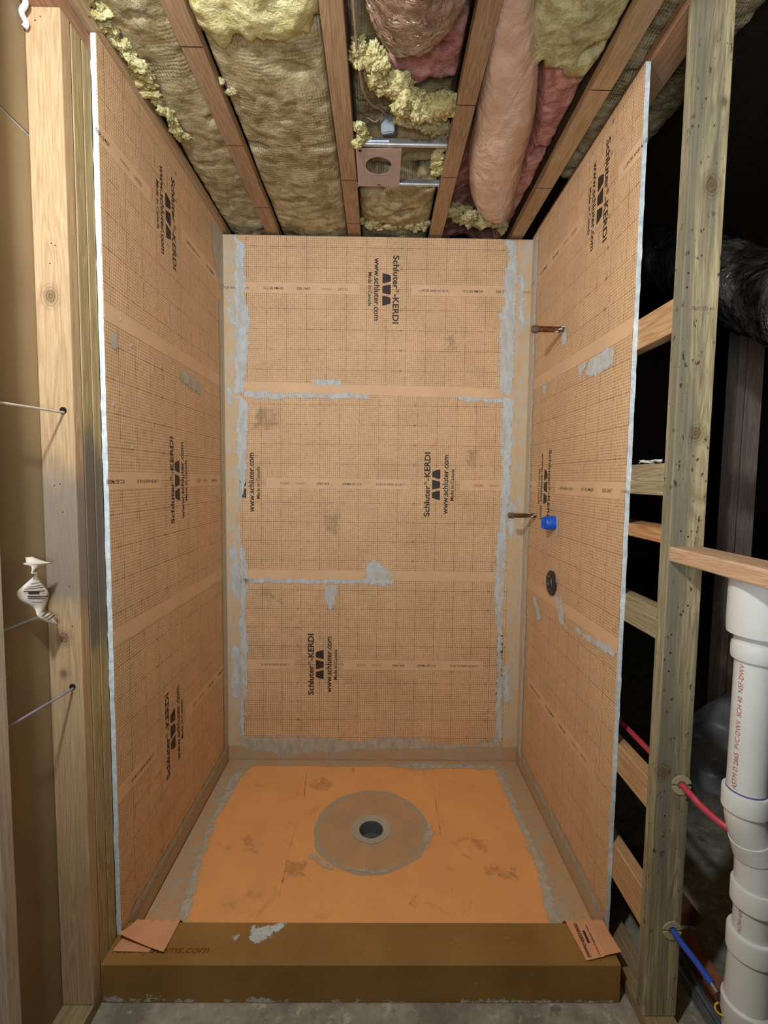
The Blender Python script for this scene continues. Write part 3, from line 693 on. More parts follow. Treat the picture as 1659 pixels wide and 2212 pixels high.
for q, m_ in (([(0.458,-0.18),(0.52,-0.15),(0.577,-0.17),(0.565,-0.24),(0.50,-0.23)], M_DIRT), ([(0.427,-0.087),(0.433,-0.087),(0.452,-0.284),(0.446,-0.284)], M_SCR), ([(0.438,-0.522),(0.443,-0.522),(0.446,-0.837),(0.441,-0.837)], M_SCR),
              ([(0.44,-0.65),(0.52,-0.66),(0.526,-0.736),(0.448,-0.747)], M_DIRT), ([(1.076,-0.201),(1.081,-0.201),(1.075,-0.519),(1.070,-0.519)], M_SCR), ([(1.076,-0.786),(1.080,-0.786),(1.075,-0.925),(1.071,-0.925)], M_SCR),
              ([(1.211,-0.689),(1.333,-0.711),(1.354,-0.764),(1.22,-0.733)], M_DIRT), ([(0.236,-0.523),(0.308,-0.574),(0.311,-0.624),(0.261,-0.612)], M_DIRT), ([(0.919,-0.83),(0.953,-0.825),(0.95,-0.865),(0.917,-0.863)], M_DIRT), ([(1.20,-0.55),(1.26,-0.56),(1.25,-0.62),(1.21,-0.60)], M_DIRT)):
    d_ = smear(tray, lambda a, b: (a, b, tz(a, b)+0.0012), q, m_, step=0.003 if m_ is M_SCR else 0.008, pad=0.004 if m_ is M_SCR else 0.02, name='scratch' if m_ is M_SCR else 'scuff_mark'); d_['label'] = 'dark scratch' if m_ is M_SCR else 'grey scuff'
# ------------------------------------------------------------------ curb
curb = board('shower_curb', (-0.013, 1.529, -1.148, -1.0125, ZS+0.0005, -0.048), M_CURB, 'brown-orange shower curb running across the front of the tray', 'shower curb', bev=0.0025)
FT = Fr((0, 0, -0.048), (1, 0, 0), (0, 0, 1))
class FrT:
    def p(s, u, z, off=0.0): return Vector((u, z, -0.048+off))
text_mesh('web_print', 'lutersystems.com', FrT(), 0.146, -1.106, 0.0006, 0, 0.29, simple('curb_print', (112, 72, 26), 0.6), curb, font_h=0.030, bold=0.01, shear=0.25)
smear(curb, lambda a, b: (a, b, -0.0465), [(0.394,-1.03),(0.509,-1.015),(0.485,-1.044),(0.431,-1.09),(0.409,-1.071)], M_THIN, step=0.004)
smear(curb, lambda a, b: (a, b, -0.0465), [(0.352,-1.065),(0.370,-1.060),(0.368,-1.075),(0.352,-1.078)], M_THIN2, step=0.004, pad=0.012)
for q in ([(0.0,-0.150),(0.25,-0.158),(0.30,-0.163),(0.0,-0.168)], [(0.34,-0.155),(0.45,-0.152),(0.56,-0.160),(0.50,-0.168),(0.36,-0.168)], [(0.62,-0.160),(0.95,-0.163),(1.0,-0.168),(0.62,-0.168)], [(1.05,-0.155),(1.25,-0.158),(1.5,-0.162),(1.5,-0.168),(1.05,-0.168)], [(0.12,-0.145),(0.17,-0.143),(0.16,-0.150),(0.12,-0.150)]):
    smear(curb, lambda a, b: (a, -1.1495, b), q, M_THIN2, step=0.005, pad=0.01, clip=(-0.01, 1.526, -0.168, -0.05))
# fleece flaps lying over the ends of the curb
def flap(name, corners, lift, label, mat, nu=28, nv=28):
    """corners: back-left, back-right, front-right, front-left in x,y ; lift(u,v) -> height above the curb top"""
    A, B, Cc, D = [Vector(c) for c in corners]; vs = []; fs = []
    for s_ in (0, 1):
        for i in range(nu+1):
            for j in range(nv+1):
                u, v = i/nu, j/nv; p = (A*(1-u)+B*u)*(1-v)+(D*(1-u)+Cc*u)*v
                vs.append((p.x, p.y, lift(u, v, p)+0.0012*s_))
    N = (nu+1)*(nv+1); ix = lambda i, j: i*(nv+1)+j
    for i in range(nu):
        for j in range(nv):
            fs.append((ix(i,j), ix(i+1,j), ix(i+1,j+1), ix(i,j+1))); fs.append((N+ix(i,j), N+ix(i,j+1), N+ix(i+1,j+1), N+ix(i+1,j)))
    ed = [(ix(i,0), ix(i+1,0)) for i in range(nu)]+[(ix(nu,j), ix(nu,j+1)) for j in range(nv)]+[(ix(i,nv), ix(i-1,nv)) for i in range(nu,0,-1)]+[(ix(0,j), ix(0,j-1)) for j in range(nv,0,-1)]
    for a, b in ed: fs.append((a, N+a, N+b, b))
    e = empty(name, (corners[0][0], corners[0][1], -0.048), label, 'membrane flap')
    mesh_obj('fleece_piece', vs, fs, mat, e, True)
    return e
def base_z(p): return -0.0445 if p.y < -1.008 else -0.0445-0.072*min(1, ((-1.008-p.y)*-1)/0.05)
M_FLAP = simple('loose_orange_fleece', (222, 164, 124), 0.75, var=0.06, scale=12, bump=0.3)
def lz(u, v, p):
    b = max(base_z(p), tz(min(max(p.x, 0.02), 1.5), min(p.y, -0.02))+0.006); return b + 0.030*max(0, v-0.45)**1.4*(1.25-u)**2 + 0.012*max(0, v-0.7)
fl1 = flap('membrane_flap', [(0.040,-0.955,0),(0.165,-0.965,0),(0.158,-1.118,0),(0.002,-1.078,0)], lz, 'orange fleece flap lying over the left end of the curb', M_FLAP)
g2 = flap('membrane_flap_under', [(0.020,-1.03,0),(0.15,-1.03,0),(0.110,-1.112,0),(0.0,-1.108,0)], lambda u, v, p: -0.0468, '', M_FLAP)
for ch in list(g2.children): ch.parent = fl1; ch.location = ch.location + g2.location - fl1.location
bpy.data.objects.remove(g2)
def rz(u, v, p):
    b = max(base_z(p), tz(min(max(p.x, 0.02), 1.5), min(p.y, -0.02))+0.006); return b + (0.0025 if u > 0.5 else 0.0) + 0.014*max(0, v-0.6)**1.2*u
fl2 = flap('membrane_flap', [(1.412,-0.985,0),(1.530,-0.925,0),(1.543,-1.118,0),(1.428,-1.138,0)], rz, 'orange printed fleece flap lying over the right end of the curb', M_FLAP)
class FrS:
    """text plane running along the right flap"""
    def p(s, u, z, off=0.0): return Vector((1.442+z, -1.075+u, -0.0425+off))
text_mesh('brand_print', 'Schluter\u00ae-KERDI-BAND', FrS(), 0.0, 0.0, 0.001, 0, 0.11, M_INK, fl2, font_h=0.012, bold=0.02)
text_mesh('web_print', 'www.schluter.com', FrS(), 0.0, 0.034, 0.001, 0, 0.10, M_INK, fl2, font_h=0.006, bold=0.02)
G().box(1.4555, 1.4625, -1.085, -1.045, -0.0432, -0.0415).build('logo_print', M_INK, fl2)

# ------------------------------------------------------------------ left framing
XA, XB = -0.1020, -0.0132
setp(board('wall_stud', (XA, XB, -1.186, -1.1475, -0.131, 2.546), M_STUD_F, bev=0.003), 'pale knotty stud with two bored twine holes, left of the shower', 'wall stud')
setp(board('wall_stud', (XA, XB, -1.144, -1.1025, -0.131, 2.546), M_STUD_G, bev=0.0025), 'greenish-brown stud between the pale bored stud and the stud at the drywall edge', 'wall stud')
setp(board('wall_stud', (XA, XB, -1.099, -1.0615, -0.131, 2.546), M_STUD_G, bev=0.0025), 'brown stud right behind the white cut edge of the left drywall', 'wall stud')
setp(board('wall_stud', (XA, XB, -1.482, -1.444, -0.131, 2.546), wood('pale_grey_stud', (200, 186, 168), (160, 146, 128), 'z'), bev=0.003), 'pale grey stud cut by the bottom left corner of the photo', 'wall stud')  # pale grey is this stud's own wood colour
setp(board('sill_plate', (XA, XB, -3.4, 0.0, ZS+0.0005, -0.132), M_PLATE_D), 'flat board on the slab under the left studs', 'sill plate')
setp(board('top_plate', (XA, XB, -3.4, 0.0, 2.547, 2.586), M_PLATE), 'brown board across the tops of the left studs', 'top plate')
# bored holes + twine
def disc(name, c, r, mat, parent, nrm='y', th=0.001, seg=24):
    c = Vector(c); a = Vector((0, -1, 0)) if nrm == 'y' else Vector((-1, 0, 0))
    return G().tube([c, c+a*th], r, seg).build(name, mat, parent)
studs = [o for o in C.objects if o.name.startswith('wall_stud')]
M_HOLE = simple('bored_hole', (34, 22, 14), 0.9)
for (x, z, r) in ((-0.040, 1.557, 0.0095), (-0.041, 0.811, 0.0085)): disc('bored_hole', (x, -1.186, z), r, M_HOLE, studs[0])
for i, (x, z) in enumerate(((-0.075, 2.513), (-0.062, 2.522), (-0.07, 1.36), (-0.055, 1.365), (-0.04, 1.09), (-0.05, 1.29), (-0.035, 0.98), (-0.055, 1.98), (-0.045, 1.975), (-0.06, 1.93))):
    disc('nail_mark', (x, -1.186, z), 0.0016, M_HOLE, studs[0], th=0.0006, seg=10)
def cord(name, pts, r, mat, label, cat, n=10, twist=True, **kw):
    o = G().tube(spline(pts, n), r, 10).build(name, mat, smooth=True); return setp(o, label, cat, **kw)
cord('twine', [(-0.040, -1.10, 1.555), (-0.0385, -1.19, 1.552), (-0.045, -1.388, 1.546), (-0.05, -1.53, 1.541), (-0.05, -2.2, 1.53)], 0.0030, M_TWINE, 'white twine running out of the upper hole in the pale stud', 'twine')
cord('twine', [(-0.040, -1.10, 0.805), (-0.0395, -1.19, 0.807), (-0.043, -1.43, 0.819), (-0.045, -1.53, 0.824), (-0.05, -2.2, 0.84)], 0.0030, M_TWINEB, 'blue-grey cord running out of the lower hole in the pale stud', 'cord')
cord('cord', [(-0.085, -1.25, 2.60), (-0.092, -1.235, 2.555), (-0.080, -1.21, 2.535), (-0.094, -1.205, 2.515), (-0.088, -1.199, 2.495), (-0.094, -1.198, 2.485)], 0.0065, M_CAULK, 'short white cord dangling beside the top of the pale stud', 'cord', 8)
# paper tag
tg = empty('paper_tag', (-0.075, -1.26, 1.09), 'crumpled white printed paper tag hanging in front of the brown wall paper', 'paper tag')
TE = [((-1.287, 1.185), (-1.271, 1.184), -0.080, -0.075), ((-1.291, 1.174), (-1.252, 1.170), -0.075, -0.060), ((-1.308, 1.172), (-1.236, 1.162), -0.070, -0.050), ((-1.294, 1.163), (-1.248, 1.157), -0.060, -0.070),
      ((-1.309, 1.149), (-1.276, 1.149), -0.050, -0.075), ((-1.289, 1.142), (-1.277, 1.144), -0.055, -0.066), ((-1.318, 1.116), (-1.272, 1.114), -0.070, -0.050), ((-1.326, 1.105), (-1.259, 1.090), -0.074, -0.045),
      ((-1.320, 1.086), (-1.258, 1.071), -0.070, -0.048), ((-1.291, 1.059), (-1.262, 1.049), -0.060, -0.055), ((-1.295, 1.041), (-1.254, 1.041), -0.050, -0.065), ((-1.280, 1.026), (-1.224, 1.027), -0.048, -0.062), ((-1.253, 1.009), (-1.232, 1.018), -0.050, -0.055), ((-1.228, 0.996), (-1.223, 0.999), -0.052, -0.052)]
Lr = spline([(a[2], a[0][0], a[0][1]) for a in TE], 4); Rr = spline([(a[3], a[1][0], a[1][1]) for a in TE], 4)
rows = list(zip(Lr, Rr)); vs = []; fs = []
for i, (a, b) in enumerate(rows):
    for j in range(7): s_ = j/6; vs.append(a*(1-s_)+b*s_+Vector((0.006*math.sin(s_*math.pi), 0, 0)))
for i in range(len(rows)-1):
    for j in range(6): fs.append((i*7+j, i*7+j+1, (i+1)*7+j+1, (i+1)*7+j))
pt = mesh_obj('paper_strip', vs, fs, M_PAPER, tg, True); md = pt.modifiers.new('s', 'SOLIDIFY'); md.thickness = 0.0006; md.offset = 0
g = G()
for i, a_, b_, t_ in ((14, .2, .8, .002), (21, .05, .4, .003), (23, .2, .9, .0012), (24, .15, .8, .0012), (25, .1, .85, .0012), (27, .1, .8, .0012), (28, .25, .6, .003), (30, .2, .9, .0014), (31, .2, .8, .0014), (33, .2, .7, .0014), (41, .1, .9, .0015), (43, .1, .9, .0015), (45, .1, .9, .0022)):
    if i+1 >= len(rows): continue
    a, b = rows[i]; up_ = (rows[i+1][0]-rows[i-1][0]).normalized(); o3 = Vector((0.0075, 0, 0))
    p, q = a*(1-a_)+b*a_+o3, a*(1-b_)+b*b_+o3; G().add([p-up_*t_, q-up_*t_, q+up_*t_, p+up_*t_], [(0, 1, 2, 3)]).build('printed_line', M_INK, pt)

# ------------------------------------------------------------------ right framing
XR0, XR1 = 1.5600, 1.6500
rs = board('wall_stud', (XR0, XR1+0.004, -1.2150, -1.1750, -0.131, 2.597), M_STUD_W, 'weathered grey-green stud with black specks and knots, right of the shower', 'wall stud', bev=0.0025)
board('wall_stud', (XR0+0.0005, XR1, -0.752, -0.714, -0.131, 2.597), M_STUD_G, 'stud behind the right membrane wall where the blocking ends', 'wall stud')
board('sill_plate', (XR0, XR1, -3.0, 0.0, ZS+0.0005, -0.132), M_PLATE_D, 'flat board on the slab under the weathered right stud', 'sill plate')
board('top_plate', (XR0+0.002, XR1, -3.0, 0.0, 2.598, 2.636), M_PLATE, 'reddish board across the top of the weathered right stud', 'top plate')
BL = [((1.783, 1.872), M_BLK_F, 'upright tan block between right studs, topmost of the blocking'),
      ((1.352, 1.440), M_BLK_P, 'grey-white wavy-grained block with white scraps on top'),
      ((1.223, 1.262), M_BLK_O, 'thin orange block laid flat, below the grey-white scrap-topped block'),
      ((0.955, 1.042), M_BLK_P, 'grey-green block with bold wavy grain, below the thin orange block'),
      ((0.463, 0.552), M_BLK_F, 'tan block beside the red pipe, behind the weathered stud'),
      ((0.106, 0.222), M_BLK_F, 'wide tan block beside the blue pipe, lowest of the blocking')]
for (z0, z1), m, lb in BL:
    board('blocking', (XR0+0.001, XR1-0.002 if z1-z0 < 0.05 else XR0+0.040, -1.1748, -0.753, z0, z1), m, lb, 'wood block', bev=0.002)
# plaster scraps on a block
g = G()
for k in range(16):
    a = random.random(); c = Vector((XR0+0.008+random.random()*0.022, -1.14+random.random()*0.11, 1.441+random.random()*0.004)); r = 0.006+random.random()*0.008
    pts = [c+Vector((r*math.cos(t)*random.uniform(.6, 1), r*math.sin(t)*random.uniform(.8, 1.4), random.uniform(0, 0.006))) for t in (0, 1.2, 2.5, 3.8, 5.0)]
    g.prism(pts, (0, 0, 0.003))
setp(g.build('plaster_scraps', M_CAULK), 'loose white plaster scraps lying on the grey-white block', 'debris', kind='stuff')
board('ledge_board', (XR0, XR1+0.004, -2.6, -1.2155, 1.180, 1.219), M_LEDGE, 'pinkish two-by-four ledge fixed level in front of the weathered stud', 'ledge board', bev=0.004)
# stamp and nail holes on the weathered stud
class FrC:
    def p(s, u, z, off=0.0): return Vector((XR0+u, -1.215-off, z))
text_mesh('lumber_stamp', '-19 523131721', FrC(), 0.055, 1.833, 0.0005, 180, 0.058, simple('faint_stamp_ink', (72, 78, 78), 0.8), rs, font_h=0.009)
for x, z in ((0.012, 1.92), (0.010, 1.885), (0.03, 1.26), (0.05, 1.245), (0.02, 0.98), (0.02, 0.93), (0.018, 0.88), (0.03, 0.47), (0.028, 0.41), (0.06, 1.06)):
    disc('nail_hole', (XR0+x, -1.215, z), 0.0024, M_HOLE, rs, th=0.0006, seg=10)
# grommets, pex pipes
def grommet(x, z, label):
    e = empty('pipe_grommet', (x, -1.2155, z), label, 'pipe grommet')
    g = G(); seg = 32
    for a0, a1 in ((0.18, 2.95), (3.30, 6.1)):
        pts = [(x+0.027*math.cos(a0+(a1-a0)*i/14), -1.2155, z+0.027*math.sin(a0+(a1-a0)*i/14)) for i in range(15)]
        pts += [(x+0.012*math.cos(a1+(a0-a1)*i/14), -1.2155, z+0.012*math.sin(a1+(a0-a1)*i/14)) for i in range(15)]
        n_ = 30; vs = [Vector(p) for p in pts]+[Vector(p)+Vector((0, -0.003, 0)) for p in pts]
        fs = [(i, i+1, 28-i, 29-i) for i in range(14)]+[(n_+29-i, n_+28-i, n_+i+1, n_+i) for i in range(14)]+[(i, n_+i, n_+(i+1) % n_, (i+1) % n_) for i in range(n_)]
        g.add(vs, fs)
    g.build('flange', M_GROM, e); return e
PR = (1.630, 0.560); PB = (1.628, 0.133)
grommet(*PR, 'cream round grommet around the red pipe in the weathered stud')
grommet(*PB, 'cream round grommet around the blue pipe in the weathered stud')
cord('red_pipe', [(1.600, -0.35, 0.585), (1.620, -0.9, 0.575), (1.632, -1.2, 0.560), (1.645, -1.28, 0.543), (1.672, -1.345, 0.530), (1.725, -1.38, 0.515), (1.765, -1.47, 0.505), (1.76, -1.9, 0.50)], 0.0085, M_PEXR, 'red plastic water pipe passing through the weathered stud', 'water pipe', 14)
bp = empty('blue_pipe', (1.63, -1.2, 0.13), 'blue plastic water pipe passing through the weathered stud', 'water pipe')
G().tube(spline([(1.60, -0.35, 0.20), (1.615, -0.9, 0.17), (1.630, -1.2, 0.133), (1.640, -1.30, 0.130), (1.645, -1.352, 0.127)], 14), 0.0085, 14).build('pipe', M_PEXB, bp, True)
G().tube([(1.645, -1.352, 0.127), (1.647, -1.372, 0.124)], 0.0065, 14).build('steel_sleeve', M_GALV, bp, True)
G().tube([(1.647, -1.372, 0.124), (1.646, -1.395, 0.118), (1.640, -1.425, 0.108)], [0.007, 0.009, 0.008], 14).build('valve_body', M_BLACK, bp, True)
g = G(); cc = Vector((1.640, -1.398, 0.112))
g.tube([cc+Vector((0.011*math.cos(a*math.pi/12), 0.020*math.sin(a*math.pi/12), 0.020*math.sin(a*math.pi/12)*-0.4+0.008*math.cos(a*math.pi/12))) for a in range(25)], 0.0022, 8); g.build('yellow_handle_ring', simple('yellow_plastic', (214, 190, 70), 0.4), bp, True)
# PVC stack under the ledge
pv = empty('drain_stack', (1.642, -1.42, ZS), 'white plastic drain stack with couplings and offset bend under the ledge', 'drain pipe')
def lathe(name, rz_, cx, cy, mat, parent, dx=0.0, seg=48):
    vs = []; fs = []
    for r, z in rz_:
        for i in range(seg): a = 2*math.pi*i/seg; vs.append((cx+dx*z+r*math.cos(a), cy+r*math.sin(a), z))
    for k in range(len(rz_)-1):
        for i in range(seg): j = (i+1) % seg; fs.append((k*seg+i, k*seg+j, (k+1)*seg+j, (k+1)*seg+i))
    fs.append(tuple(range(seg))); fs.append(tuple(range((len(rz_)-1)*seg, len(rz_)*seg))[::-1])
    return mesh_obj(name, vs, fs, mat, parent, True)
PX, PY = 1.643, -1.42; R1 = 0.0385
lathe('cap_adapter', [(0.044, 1.178), (0.060, 1.177), (0.060, 1.070), (0.0585, 1.052), (0.044, 1.050), (0.044, 1.020)][::-1], PX+0.002, PY, M_PVC, pv)
lathe('coupling', [(0.0385, 0.992), (0.0455, 0.994), (0.0470, 1.000), (0.0470, 1.020), (0.0455, 1.030), (0.0385, 1.032)], PX, PY, M_PVC, pv)
lathe('upper_pipe', [(R1, 0.66), (R1, 0.995)], PX, PY, M_PVC, pv)
lathe('purple_seam', [(R1+0.001, 0.686), (R1+0.001, 0.690)], PX, PY, M_PRIMER, pv)
lathe('bend_hub', [(0.042, 0.640), (0.0462, 0.641), (0.0468, 0.684), (0.0455, 0.687), (0.0400, 0.687)], PX, PY, M_PVC, pv)
bend = spline([(PX, PY, 0.650), (PX+0.001, PY, 0.625), (PX+0.008, PY, 0.595), (PX+0.020, PY, 0.560), (PX+0.030, PY, 0.530), (PX+0.034, PY, 0.49), (PX+0.035, PY, 0.44)], 8)
G().tube(bend, [0.0405]*len(bend), 40).build('offset_bend', M_PVC, pv, True)
G().tube([(PX+0.016, PY, 0.572), (PX+0.029, PY, 0.532)], 0.0425, 40).build('bend_collar', M_PVC, pv, True)
PX2 = PX+0.036
lathe('lower_hub', [(0.040, 0.405), (0.0465, 0.407), (0.0470, 0.452), (0.0455, 0.456), (0.0405, 0.456)], PX2, PY, M_PVC, pv)
lathe('lower_pipe', [(R1, 0.20), (R1, 0.42)], PX2, PY, M_PVC, pv)
lathe('tee_hub', [(0.042, 0.285), (0.0485, 0.288), (0.0490, 0.334), (0.0475, 0.338), (0.0385, 0.339)], PX2, PY, M_PVC, pv)
lathe('tee_body', [(0.044, ZS+0.001), (0.044, 0.06), (0.047, 0.11), (0.050, 0.118), (0.051, 0.160), (0.046, 0.166), (0.044, 0.22), (0.043, 0.29)], PX2, PY, M_PVC, pv)
class FrP:
    def __init__(s, cx, a0): s.cx = cx; s.a0 = a0
    def p(s, u, z, off=0.0):
        a = s.a0 + u/R1; return Vector((s.cx+(R1+off)*math.cos(a), PY+(R1+off)*math.sin(a), z))
text_mesh('pipe_print', 'ASTM D 2665  PVC-DWV  SCH 40  NSF-DWV', FrP(PX, math.pi+0.28), 0, 0.84, 0.0007, 90, 0.29, M_REDINK, pv, font_h=0.0105)
text_mesh('pipe_print', 'PVC-DWV ASTM', FrP(PX2, math.pi+0.25), 0, 0.372, 0.0007, 90, 0.058, M_REDINK, pv, font_h=0.008)
# valve stubs in the right wall
def stub(y, z, L_, r, label):
    e = empty('pipe_stub', (W-0.003, y, z), label, 'pipe stub')
    G().tube([(W-0.002, y, z), (W-L_+0.012, y, z)], r, 24).build('pipe', M_BRONZE, e, True)
    G().tube([(W-L_+0.026, y, z), (W-L_+0.025, y, z), (W-L_+0.004, y, z), (W-L_, y, z)], [r*1.05, r*1.35, r*1.35, r*1.05], 8).build('end_cap', M_BRASS, e)
    g = G()
    for k in range(7):
        a = k*0.9+y; x = W-0.004-0.013*(k % 3); g.tube([(x, y+math.cos(a)*r*0.9, z+math.sin(a)*r*0.9), (x-0.014, y+math.cos(a+.3)*r*1.0, z+math.sin(a+.3)*r*1.0)], [0.004, 0.0015], 6)
    g.build('mortar_crumbs', M_CAULK, e)
    return e
stub(-0.462, 2.009, 0.136, 0.0122, 'upper tarnished capped pipe stub sticking out of the right wall')
stub(-0.186, 1.219, 0.134, 0.0106, 'lower tarnished capped pipe stub sticking out of the right wall')
bc = empty('valve_cover', (W-0.003, -0.430, 1.207), 'blue plastic valve cover sticking out of the right wall', 'valve cover')
G().tube([(W-0.003, -0.430, 1.207), (W-0.042, -0.430, 1.207), (W-0.045, -0.430, 1.207)], [0.031, 0.029, 0.027], 32).build('cap_body', M_BLUE, bc, True)
g = G().box(W-0.058, W-0.044, -0.433, -0.427, 1.184, 1.230, 0.001); g.box(W-0.052, W-0.044, -0.452, -0.408, 1.204, 1.210, 0.001); g.build('cap_ribs', M_BLUE, bc)
smear(bc, lambda a, b: FRt.p(-a, b, 0.0046), [(-0.455,1.250),(-0.480,1.235),(-0.485,1.16),(-0.46,1.150),(-0.465,1.20)], M_THIN, step=0.004, pad=0.01)
vf = empty('valve_flange', (W-0.003, -0.434, 0.947), 'black round valve flange with a pull ring on the right wall', 'valve flange')
G().tube([(W-0.003, -0.434, 0.947), (W-0.010, -0.434, 0.947), (W-0.012, -0.434, 0.947)], [0.054, 0.054, 0.050], 40).build('flange_disc', M_BLACK, vf, True)
g = G(); g.tube([(W-0.015, -0.434+0.027*math.cos(a*math.pi/16), 0.947+0.027*math.sin(a*math.pi/16)) for a in range(33)], 0.003, 8); g.build('inner_ring', simple('dark_grey_plastic', (96, 96, 98), 0.35), vf, True)
G().tube([(W-0.012, -0.434, 0.947), (W-0.022, -0.434, 0.947)], [0.022, 0.020], 24).build('hub', M_BLACK, vf, True)
G().tube(spline([(W-0.02, -0.450, 0.945), (W-0.042, -0.447, 0.950), (W-0.046, -0.432, 0.948), (W-0.036, -0.418, 0.942), (W-0.02, -0.416, 0.94)], 8), 0.0018, 8).build('pull_ring', M_GALV, vf, True)
for k in range(8):
    a = k*math.pi/4+0.2; G().tube([(W-0.0118, -0.434+0.041*math.cos(a), 0.947+0.041*math.sin(a)), (W-0.0135, -0.434+0.041*math.cos(a), 0.947+0.041*math.sin(a))], 0.0045, 10).build('screw', simple('screw_head', (70, 70, 74), 0.4) if k == 0 else bpy.data.materials['screw_head'], vf)
smear(vf, lambda a, b: FRt.p(-a, b, 0.0046), [(-0.42,1.006),(-0.45,1.004),(-0.485,0.98),(-0.497,0.94),(-0.49,0.90),(-0.48,0.90),(-0.485,0.95),(-0.46,0.99)], M_THIN, step=0.004, pad=0.01)

# ------------------------------------------------------------------ ceiling: joists
def joist(xc, label, m, wd=0.063, group=None, y0=-4.5, y1=0.9):
    e = empty('ceiling_joist', (xc, -1.0, ZJ), label, 'ceiling joist', group)
    board('bottom_flange', (xc-wd/2, xc+wd/2, y0, y1, ZJ, ZJ+0.038), m, parent=e, bev=0.002)
    board('web', (xc-0.005, xc+0.005, y0, y1, ZJ+0.038, ZJ+0.235), M_OSB, parent=e, bev=0)
    board('top_flange', (xc-wd/2, xc+wd/2, y0, y1, ZJ+0.235, ZJ+0.269), m, parent=e, bev=0)
    return e
joist(-0.018, 'joist along the top of the left membrane wall', M_JOIST2, 0.070)
joist(0.247, 'reddish joist with dark knot marks, first one in from the left wall', M_JOIST)
joist(0.654, 'brown joist at the left of the square light plate', M_JOIST)
joist(1.060, 'tan joist at the right of the light plate hanger bars', M_JOIST)
joist(1.466, 'pale tan joist nearest the top of the right membrane wall', M_JOIST2)
jl = [o for o in C.objects if o.name.startswith('ceiling_joist')]
for jx, ys in ((1, (-1.02, -0.62, -0.22)), (2, (-0.43, -0.10)), (3, (-0.83, -0.46)), (4, (-0.9, -0.4))):
    for y in ys:
        xc = jl[jx].location.x; G().box(xc-0.031, xc+0.031, y, y+0.0022, ZJ-0.0006, ZJ+0.0004).build('joint_line', M_HOLE, jl[jx])
board('rim_board', (-0.3, 1.7, 0.62, 0.66, ZJ, ZJ+0.269), M_OSB, 'brown rim board closing the joist bays behind the shower', 'rim board')

# ------------------------------------------------------------------ insulation
def batt(name, x0, x1, y0, y1, z, mat, label, seed, amp=0.014, bulge=0.02, th=0.10, rag=0.02, step=0.009, grp=None, zf=None, front_drop=0.0):
    nx = max(4, int((x1-x0)/step)); ny = max(4, int((y1-y0)/step)); vs = []; fs = []
    sd = seed*13.7
    for s_ in (0, 1):
        for i in range(nx+1):
            for j in range(ny+1):
                u, v = i/nx, j/ny
                xe = x0+(x1-x0)*u; ye = y0+(y1-y0)*v
                ye += rag*(1-v)**6*noise.fractal(Vector((xe*14, sd, 0)), 1, 2, 4)*1.5 + rag*v**6*noise.fractal(Vector((xe*14, sd, 7)), 1, 2, 4)*1.5
                if s_ == 0:
                    h = noise.fractal(Vector((xe*7, ye*5, sd)), 0.9, 2.1, 5)*amp + amp*0.30*noise.fractal(Vector((xe*30, ye*34, sd)), 0.8, 2.1, 4) + amp*0.25*noise.noise(Vector((xe*6, ye*42+xe*8, sd+3)))
                    e = min(1, min(u, 1-u)*22, min(v, 1-v)*14)
                    cr = -amp*2.2*max(0, noise.noise(Vector((xe*9, ye*16, sd+5)))-0.42)*4
                    zz = z - bulge*math.sin(math.pi*u)**0.6 + h - cr*1.0 + (1-e)**2*th*0.22 - front_drop*(1-v)
                    if zf: zz += zf(xe, ye)
                else: zz = z+th
                vs.append((xe, ye, zz))
    N = (nx+1)*(ny+1); ix = lambda i, j: i*(ny+1)+j
    for i in range(nx):
        for j in range(ny):
            fs.append((ix(i,j), ix(i,j+1), ix(i+1,j+1), ix(i+1,j))); fs.append((N+ix(i,j), N+ix(i+1,j), N+ix(i+1,j+1), N+ix(i,j+1)))
    ed = [(ix(i,0), ix(i+1,0)) for i in range(nx)]+[(ix(nx,j), ix(nx,j+1)) for j in range(ny)]+[(ix(i,ny), ix(i-1,ny)) for i in range(nx,0,-1)]+[(ix(0,j), ix(0,j-1)) for j in range(ny,0,-1)]
    for a, b in ed: fs.append((a, b, N+b, N+a))
    return setp(mesh_obj(name, vs, fs, mat, None, True), label, 'insulation', grp)
def tuft(name, path, rad, mat, label, seed, amp=0.6, n=26, flat=0.7):
    """torn wool: lumpy balls strung along a path, one mesh"""
    g = G(); P = spline(path, max(3, int(2.6*n)//max(1, len(path)-1)))
    rnd = random.Random(seed)
    for k, p in enumerate(P):
        c = Vector(p[:3])+Vector((rnd.uniform(-1, 1), rnd.uniform(-1, 1), rnd.uniform(-.6, .6)))*rad*0.75
        r = rad*rnd.uniform(0.55, 0.95); bm = bmesh.new(); bmesh.ops.create_icosphere(bm, subdivisions=4, radius=1.0)
        sx = Vector((rnd.uniform(.5, 1.5), rnd.uniform(.5, 1.5), flat*rnd.uniform(.5, 1.1)))
        for q in bm.verts:
            d = q.co.normalized(); f = max(0.3, 0.9+amp*0.8*noise.fractal(d*1.5+Vector((seed, k*3.1, 0)), 0.8, 2.1, 4)+0.34*noise.fractal(d*5+Vector((k, seed, 3)), 0.5, 2.2, 4))
            q.co = c+Vector((d.x*sx.x, d.y*sx.y, d.z*sx.z))*r*f
        bm.verts.index_update(); g.add([q.co.copy() for q in bm.verts], [[q.index for q in f.verts] for f in bm.faces]); bm.free()
    return setp(g.build(name, mat, smooth=True), label, 'insulation')
batt('insulation_batt', 0.018, 0.215, -1.9, 0.35, 2.640, M_INS_T, 'narrow tan wool batt between the left wall joist and the reddish joist', 1, amp=0.011)
tuft('insulation_tuft', [(0.03, -1.15, 2.62), (0.045, -1.0, 2.615), (0.05, -0.8, 2.615), (0.06, -0.62, 2.62)], 0.022, M_INS_Y, 'torn yellow wool edge beside the left wall joist', 3, n=22)
